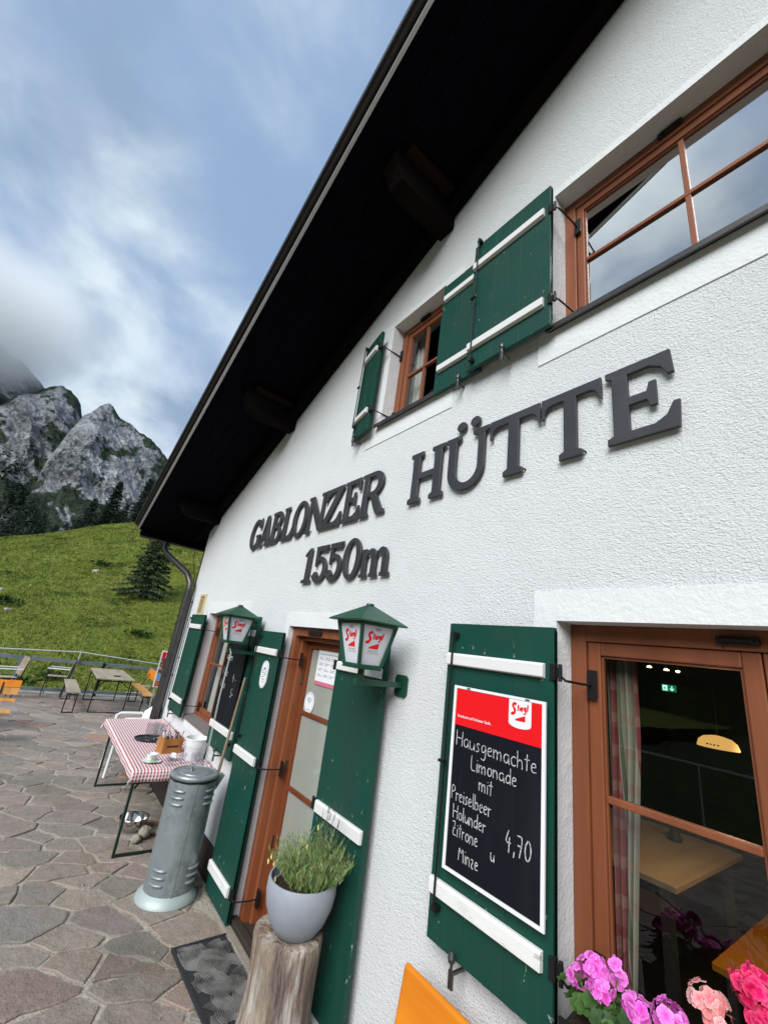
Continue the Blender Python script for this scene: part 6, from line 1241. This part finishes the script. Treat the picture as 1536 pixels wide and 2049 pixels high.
def geranium(x, y, heads, pm, label, nleaf=30, spread=.12):
    g = thing('geranium', (x, y, 1.26), label, 'flower', 'geraniums in the window box')
    for hx_, hy_, hz_, R, nf in heads:
        c_ = Vector((hx_, hy_, hz_)); mb = MB(); mb.tube([(x, y, 1.26), (x * .5 + hx_ * .5, y * .5 + hy_ * .5, 1.26 + (hz_ - 1.26) * .45), tuple(c_ - Vector((0, 0, R * .4)))], [.004, .003, .0025], 6)
        for q in range(10): d = Vector((random.gauss(0, 1), random.gauss(0, 1), abs(random.gauss(0, 1)))).normalized(); mb.tube([tuple(c_ - Vector((0, 0, R * .4))), tuple(c_ + d * R * .7)], .0011, 4)
        mb.build('flower_stalk', LSTALK, g)
        mb = MB()
        R *= 1.2
        for q in range(int(nf * .85)):
            d = Vector((random.gauss(0, 1), random.gauss(0, 1) - .35, random.gauss(0, 1) * .85 + .15)).normalized(); floret(mb, c_ + Vector((d.x * R, d.y * R * .9, d.z * R * .72)), d * 1.0 + Vector((0, -.30, .15)) + Vector((random.gauss(0, .3), random.gauss(0, .2), random.gauss(0, .3))), random.uniform(.0165, .0205))
        A_, B_ = tuple(pm['a']), tuple(pm['b']); tn = []
        for q in range(len(mb.v) // 35):
            k_ = random.random(); l_ = random.uniform(.85, 1.2); cc = tuple(min(.95, (A_[i] * (1 - k_) + B_[i] * k_) * l_) for i in range(3)); li = tuple(min(.95, c * 1.12 + .07) for c in cc); dk_ = (cc[0] * .72, cc[1] * .30, cc[2] * .55)
            for pp_ in range(5): tn += [dk_ + (1,), cc + (1,), li + (1,), li + (1,), li + (1,), cc + (1,), tuple(c * .86 for c in cc) + (1,)]
        mb.build('flower_head', pm, g, fix=False, smooth=False, tone=tn)
    mb = MB(); tn = []
    for q in range(nleaf):
        a = random.uniform(0, 6.283); rr = random.random() ** .6 * spread; lx_, ly_ = x + rr * math.cos(a), y + rr * .6 * math.sin(a); lz_ = 1.29 + random.uniform(0, .075)
        nrm = Vector((math.cos(a) * .5, math.sin(a) * .5 - .25, 1)).normalized(); u_ = nrm.orthogonal().normalized(); v_ = nrm.cross(u_); R = random.uniform(.020, .036); c0_ = random.choice([(.030, .075, .014), (.045, .10, .02), (.022, .055, .012), (.06, .12, .03)])
        n0 = len(mb.v); ring = [Vector((lx_, ly_, lz_)) + (u_ * math.cos(t_) + v_ * math.sin(t_)) * R * (1 + .10 * math.cos(7 * t_)) * (.35 if abs(t_) < .01 else 1) + nrm * R * .22 * (1 + .4 * math.sin(5 * t_)) for t_ in [2 * math.pi * k / 20 for k in range(20)]]
        mid = [Vector((lx_, ly_, lz_)) + (u_ * math.cos(t_) + v_ * math.sin(t_)) * R * .55 + nrm * R * .10 for t_ in [2 * math.pi * k / 20 for k in range(20)]]
        mb.add([Vector((lx_, ly_, lz_))] + mid + ring, [(0, 1 + k, 1 + (k + 1) % 20) for k in range(20)] + [(1 + k, 21 + k, 21 + (k + 1) % 20, 1 + (k + 1) % 20) for k in range(20)])
        tn += [tuple(c * .8 for c in c0_) + (1,)] + [c0_ + (1,)] * 20 + [tuple(c * 1.25 for c in c0_) + (1,)] * 20
    mb.build('leaves', GL, g, fix=False, tone=tn, smooth='all')
    mb = MB()
    for q in range(8): a = random.uniform(0, 6.28); mb.tube([(x, y, 1.26), (x + .07 * math.cos(a), y + .05 * math.sin(a), 1.34)], .003, 5)
    mb.build('stems', LSTALK, g)
LSTALK = mat('green_flower_stalk', (.09, .14, .04), .6)
geranium(-.83, -.15, [(-.853, -.165, 1.424, .029, 24), (-.890, -.175, 1.382, .026, 16), (-.820, -.18, 1.390, .025, 15), (-.778, -.16, 1.458, .015, 6), (-.792, -.14, 1.425, .018, 8)], PK1, 'orchid pink geranium at the left end of the window box', 50, .13)
geranium(-.71, -.15, [(-.728, -.165, 1.396, .029, 24), (-.700, -.175, 1.352, .021, 11), (-.650, -.160, 1.424, .031, 27), (-.617, -.175, 1.394, .028, 22)], PK1, 'orchid pink geranium in the middle left of the window box', 46, .12)
geranium(-.56, -.15, [(-.556, -.16, 1.512, .030, 24), (-.528, -.165, 1.478, .026, 16)], PK2, 'salmon pink geranium right of the two orchid pink ones', 34, .11)
geranium(-.45, -.16, [(-.443, -.17, 1.592, .038, 38), (-.418, -.18, 1.545, .034, 30), (-.375, -.17, 1.58, .036, 30)], PK3, 'crimson pink geranium at the right picture edge', 30, .12)
geranium(-.25, -.15, [(-.26, -.15, 1.52, .036, 30), (-.2, -.16, 1.56, .036, 30)], PK2, 'salmon geranium farther right in the window box', 30, .12)
geranium(.02, -.15, [(.0, -.15, 1.52, .036, 30), (.07, -.16, 1.5, .036, 30)], PK1, 'orchid pink geranium at the right end of the window box', 30, .12)

# ------------------------------------------------------------------ railing at the terrace edge
rl = thing('terrace_railing', (-14.2, -2, GZ), 'grey steel railing with thin white handrail along the far terrace edge', 'railing')
RAILW = mat('pale_galvanised_rail', (.55, .57, .58), .4, .4); RAILG = mat('blue_grey_steel_beam', (.20, .25, .27), .5, .3, var=[(5, (.14, .18, .20), .4, .7, 4)])
mb = MB(); mb.tube([(-14.2, -7.5, 1.20), (-14.2, -2.45, 1.165), (-14.2, -.80, 1.245), (-14.2, 1.2, 1.11), (-14.2, 6, 1.11)], .014, 8); mb.build('handrail', RAILW, rl, smooth=True)
for y in (-5.0, -2.9 - .0, -.80, 3.4): mb = MB(); mb.tube([(-14.2, y, 1.27 if abs(y + .8) < .1 else 1.17), (-14.2, y - .05, GZ - .1)], .016, 8); mb.build('post', RAILW, rl, smooth=True)
mb = MB(); mb.bar((-14.45, -7.5, 1.04), (-14.45, 6, .90), .03, .085); mb.build('upper_beam', RAILG, rl)
mb = MB(); mb.bar((-14.45, -7.5, .30), (-14.45, 6, .21), .06, .075); mb.build('lower_beam', RAILG, rl)
for y in (-5.9, -3.95, -1.97, -.16, 1.9): mb = MB(); mb.bar((-14.45, y, 1.0), (-14.50, y - .01, GZ - .35), .07, .07 if y != -1.97 else .11); mb.build('beam_post', RAILG if y < -1 else BLACK if y == -.16 else RAILG, rl)
r2 = thing('terrace_railing', (-4, -7.2, GZ), 'continuation of the steel railing along the long terrace side, mirrored in the window', 'railing')
mb = MB(); mb.tube([(-14.2, -7.3, 1.15), (4.4, -7.3, 1.15)], .02, 8); mb.build('handrail', RAILW, r2); 
for x in range(-13, 5, 2): mb = MB(); mb.tube([(x, -7.3, 1.14), (x, -7.3, GZ - .1)], .016, 8); mb.build('post', RAILW, r2)
# pale block edging beyond the railing
KB = mat('pale_edging_block', (.36, .32, .25), .85, coord='World', var=[(6, (.28, .25, .19), .4, .7, 4)], bump=[(20, .01, 4)])
ed = thing('block_edging', (-15.2, -1, -.2), 'row of pale blocks edging the terrace beyond the railing', 'edging')
for k in range(44):
    y = -7 + k * .235; mb = MB(); z0_ = .12 + random.uniform(-.015, .015); mb.box(-15.75 + random.uniform(-.03, .03), y + .006, -.6, -15.1, y + .229, z0_); mb.build('block', KB, ed, bevel=.01)
# post stump + banner by the corner
bnr = thing('advertising_board', (-8.5, .05, 1.2), 'narrow red and blue advertising board half hidden behind the downpipe', 'sign')
B('board_panel', WPRINT, bnr, (-8.50, -.035, 1.20, -8.485, .20, 1.80)); B('header_print', RED, bnr, (-8.484, -.02, 1.68, -8.482, .04, 1.775)); B('photo_print', mat('dark_reddish_photo_print', (.13, .05, .04), .5, var=[(16, (.55, .42, .36), .5, .62, 3)]), bnr, (-8.484, -.02, 1.42, -8.482, .19, 1.675)); B('blue_print', mat('blue_panel_print', (.16, .34, .62), .5), bnr, (-8.484, -.02, 1.31, -8.482, .19, 1.415)); B('red_print', mat('rust_red_print', (.45, .12, .06), .5), bnr, (-8.484, -.02, 1.215, -8.482, .19, 1.305))
B('stake', RAILW, bnr, (-8.52, .0, GZ, -8.50, .02, 1.22), (-8.52, .15, GZ, -8.50, .17, 1.22))
pc = B('wooden_post_stump', WOODW, None, (-14.9, 1.0, GZ - .5, -14.7, 1.2, .45), bevel=.02); tag(pc, 'short round wooden post beyond the orange backrest bench', 'post')
mb = MB(); rs = random.Random(3)
for k in range(150):
    x, y = rs.uniform(-11, -2.2), rs.uniform(-2.6, -.12); r = rs.uniform(.003, .008) * (1 + (-x) * .06); mb.lathe([(r, -.004), (r * .8, r * .6), (0, r * .9)], (x, y, GZ + .006), 5, lambda t_, z: 1 + .3 * math.sin(3 * t_ + k))
tag(mb.build('gravel_crumbs', ROCK), 'tiny pale stone crumbs scattered over the paving', 'gravel', kind='stuff')
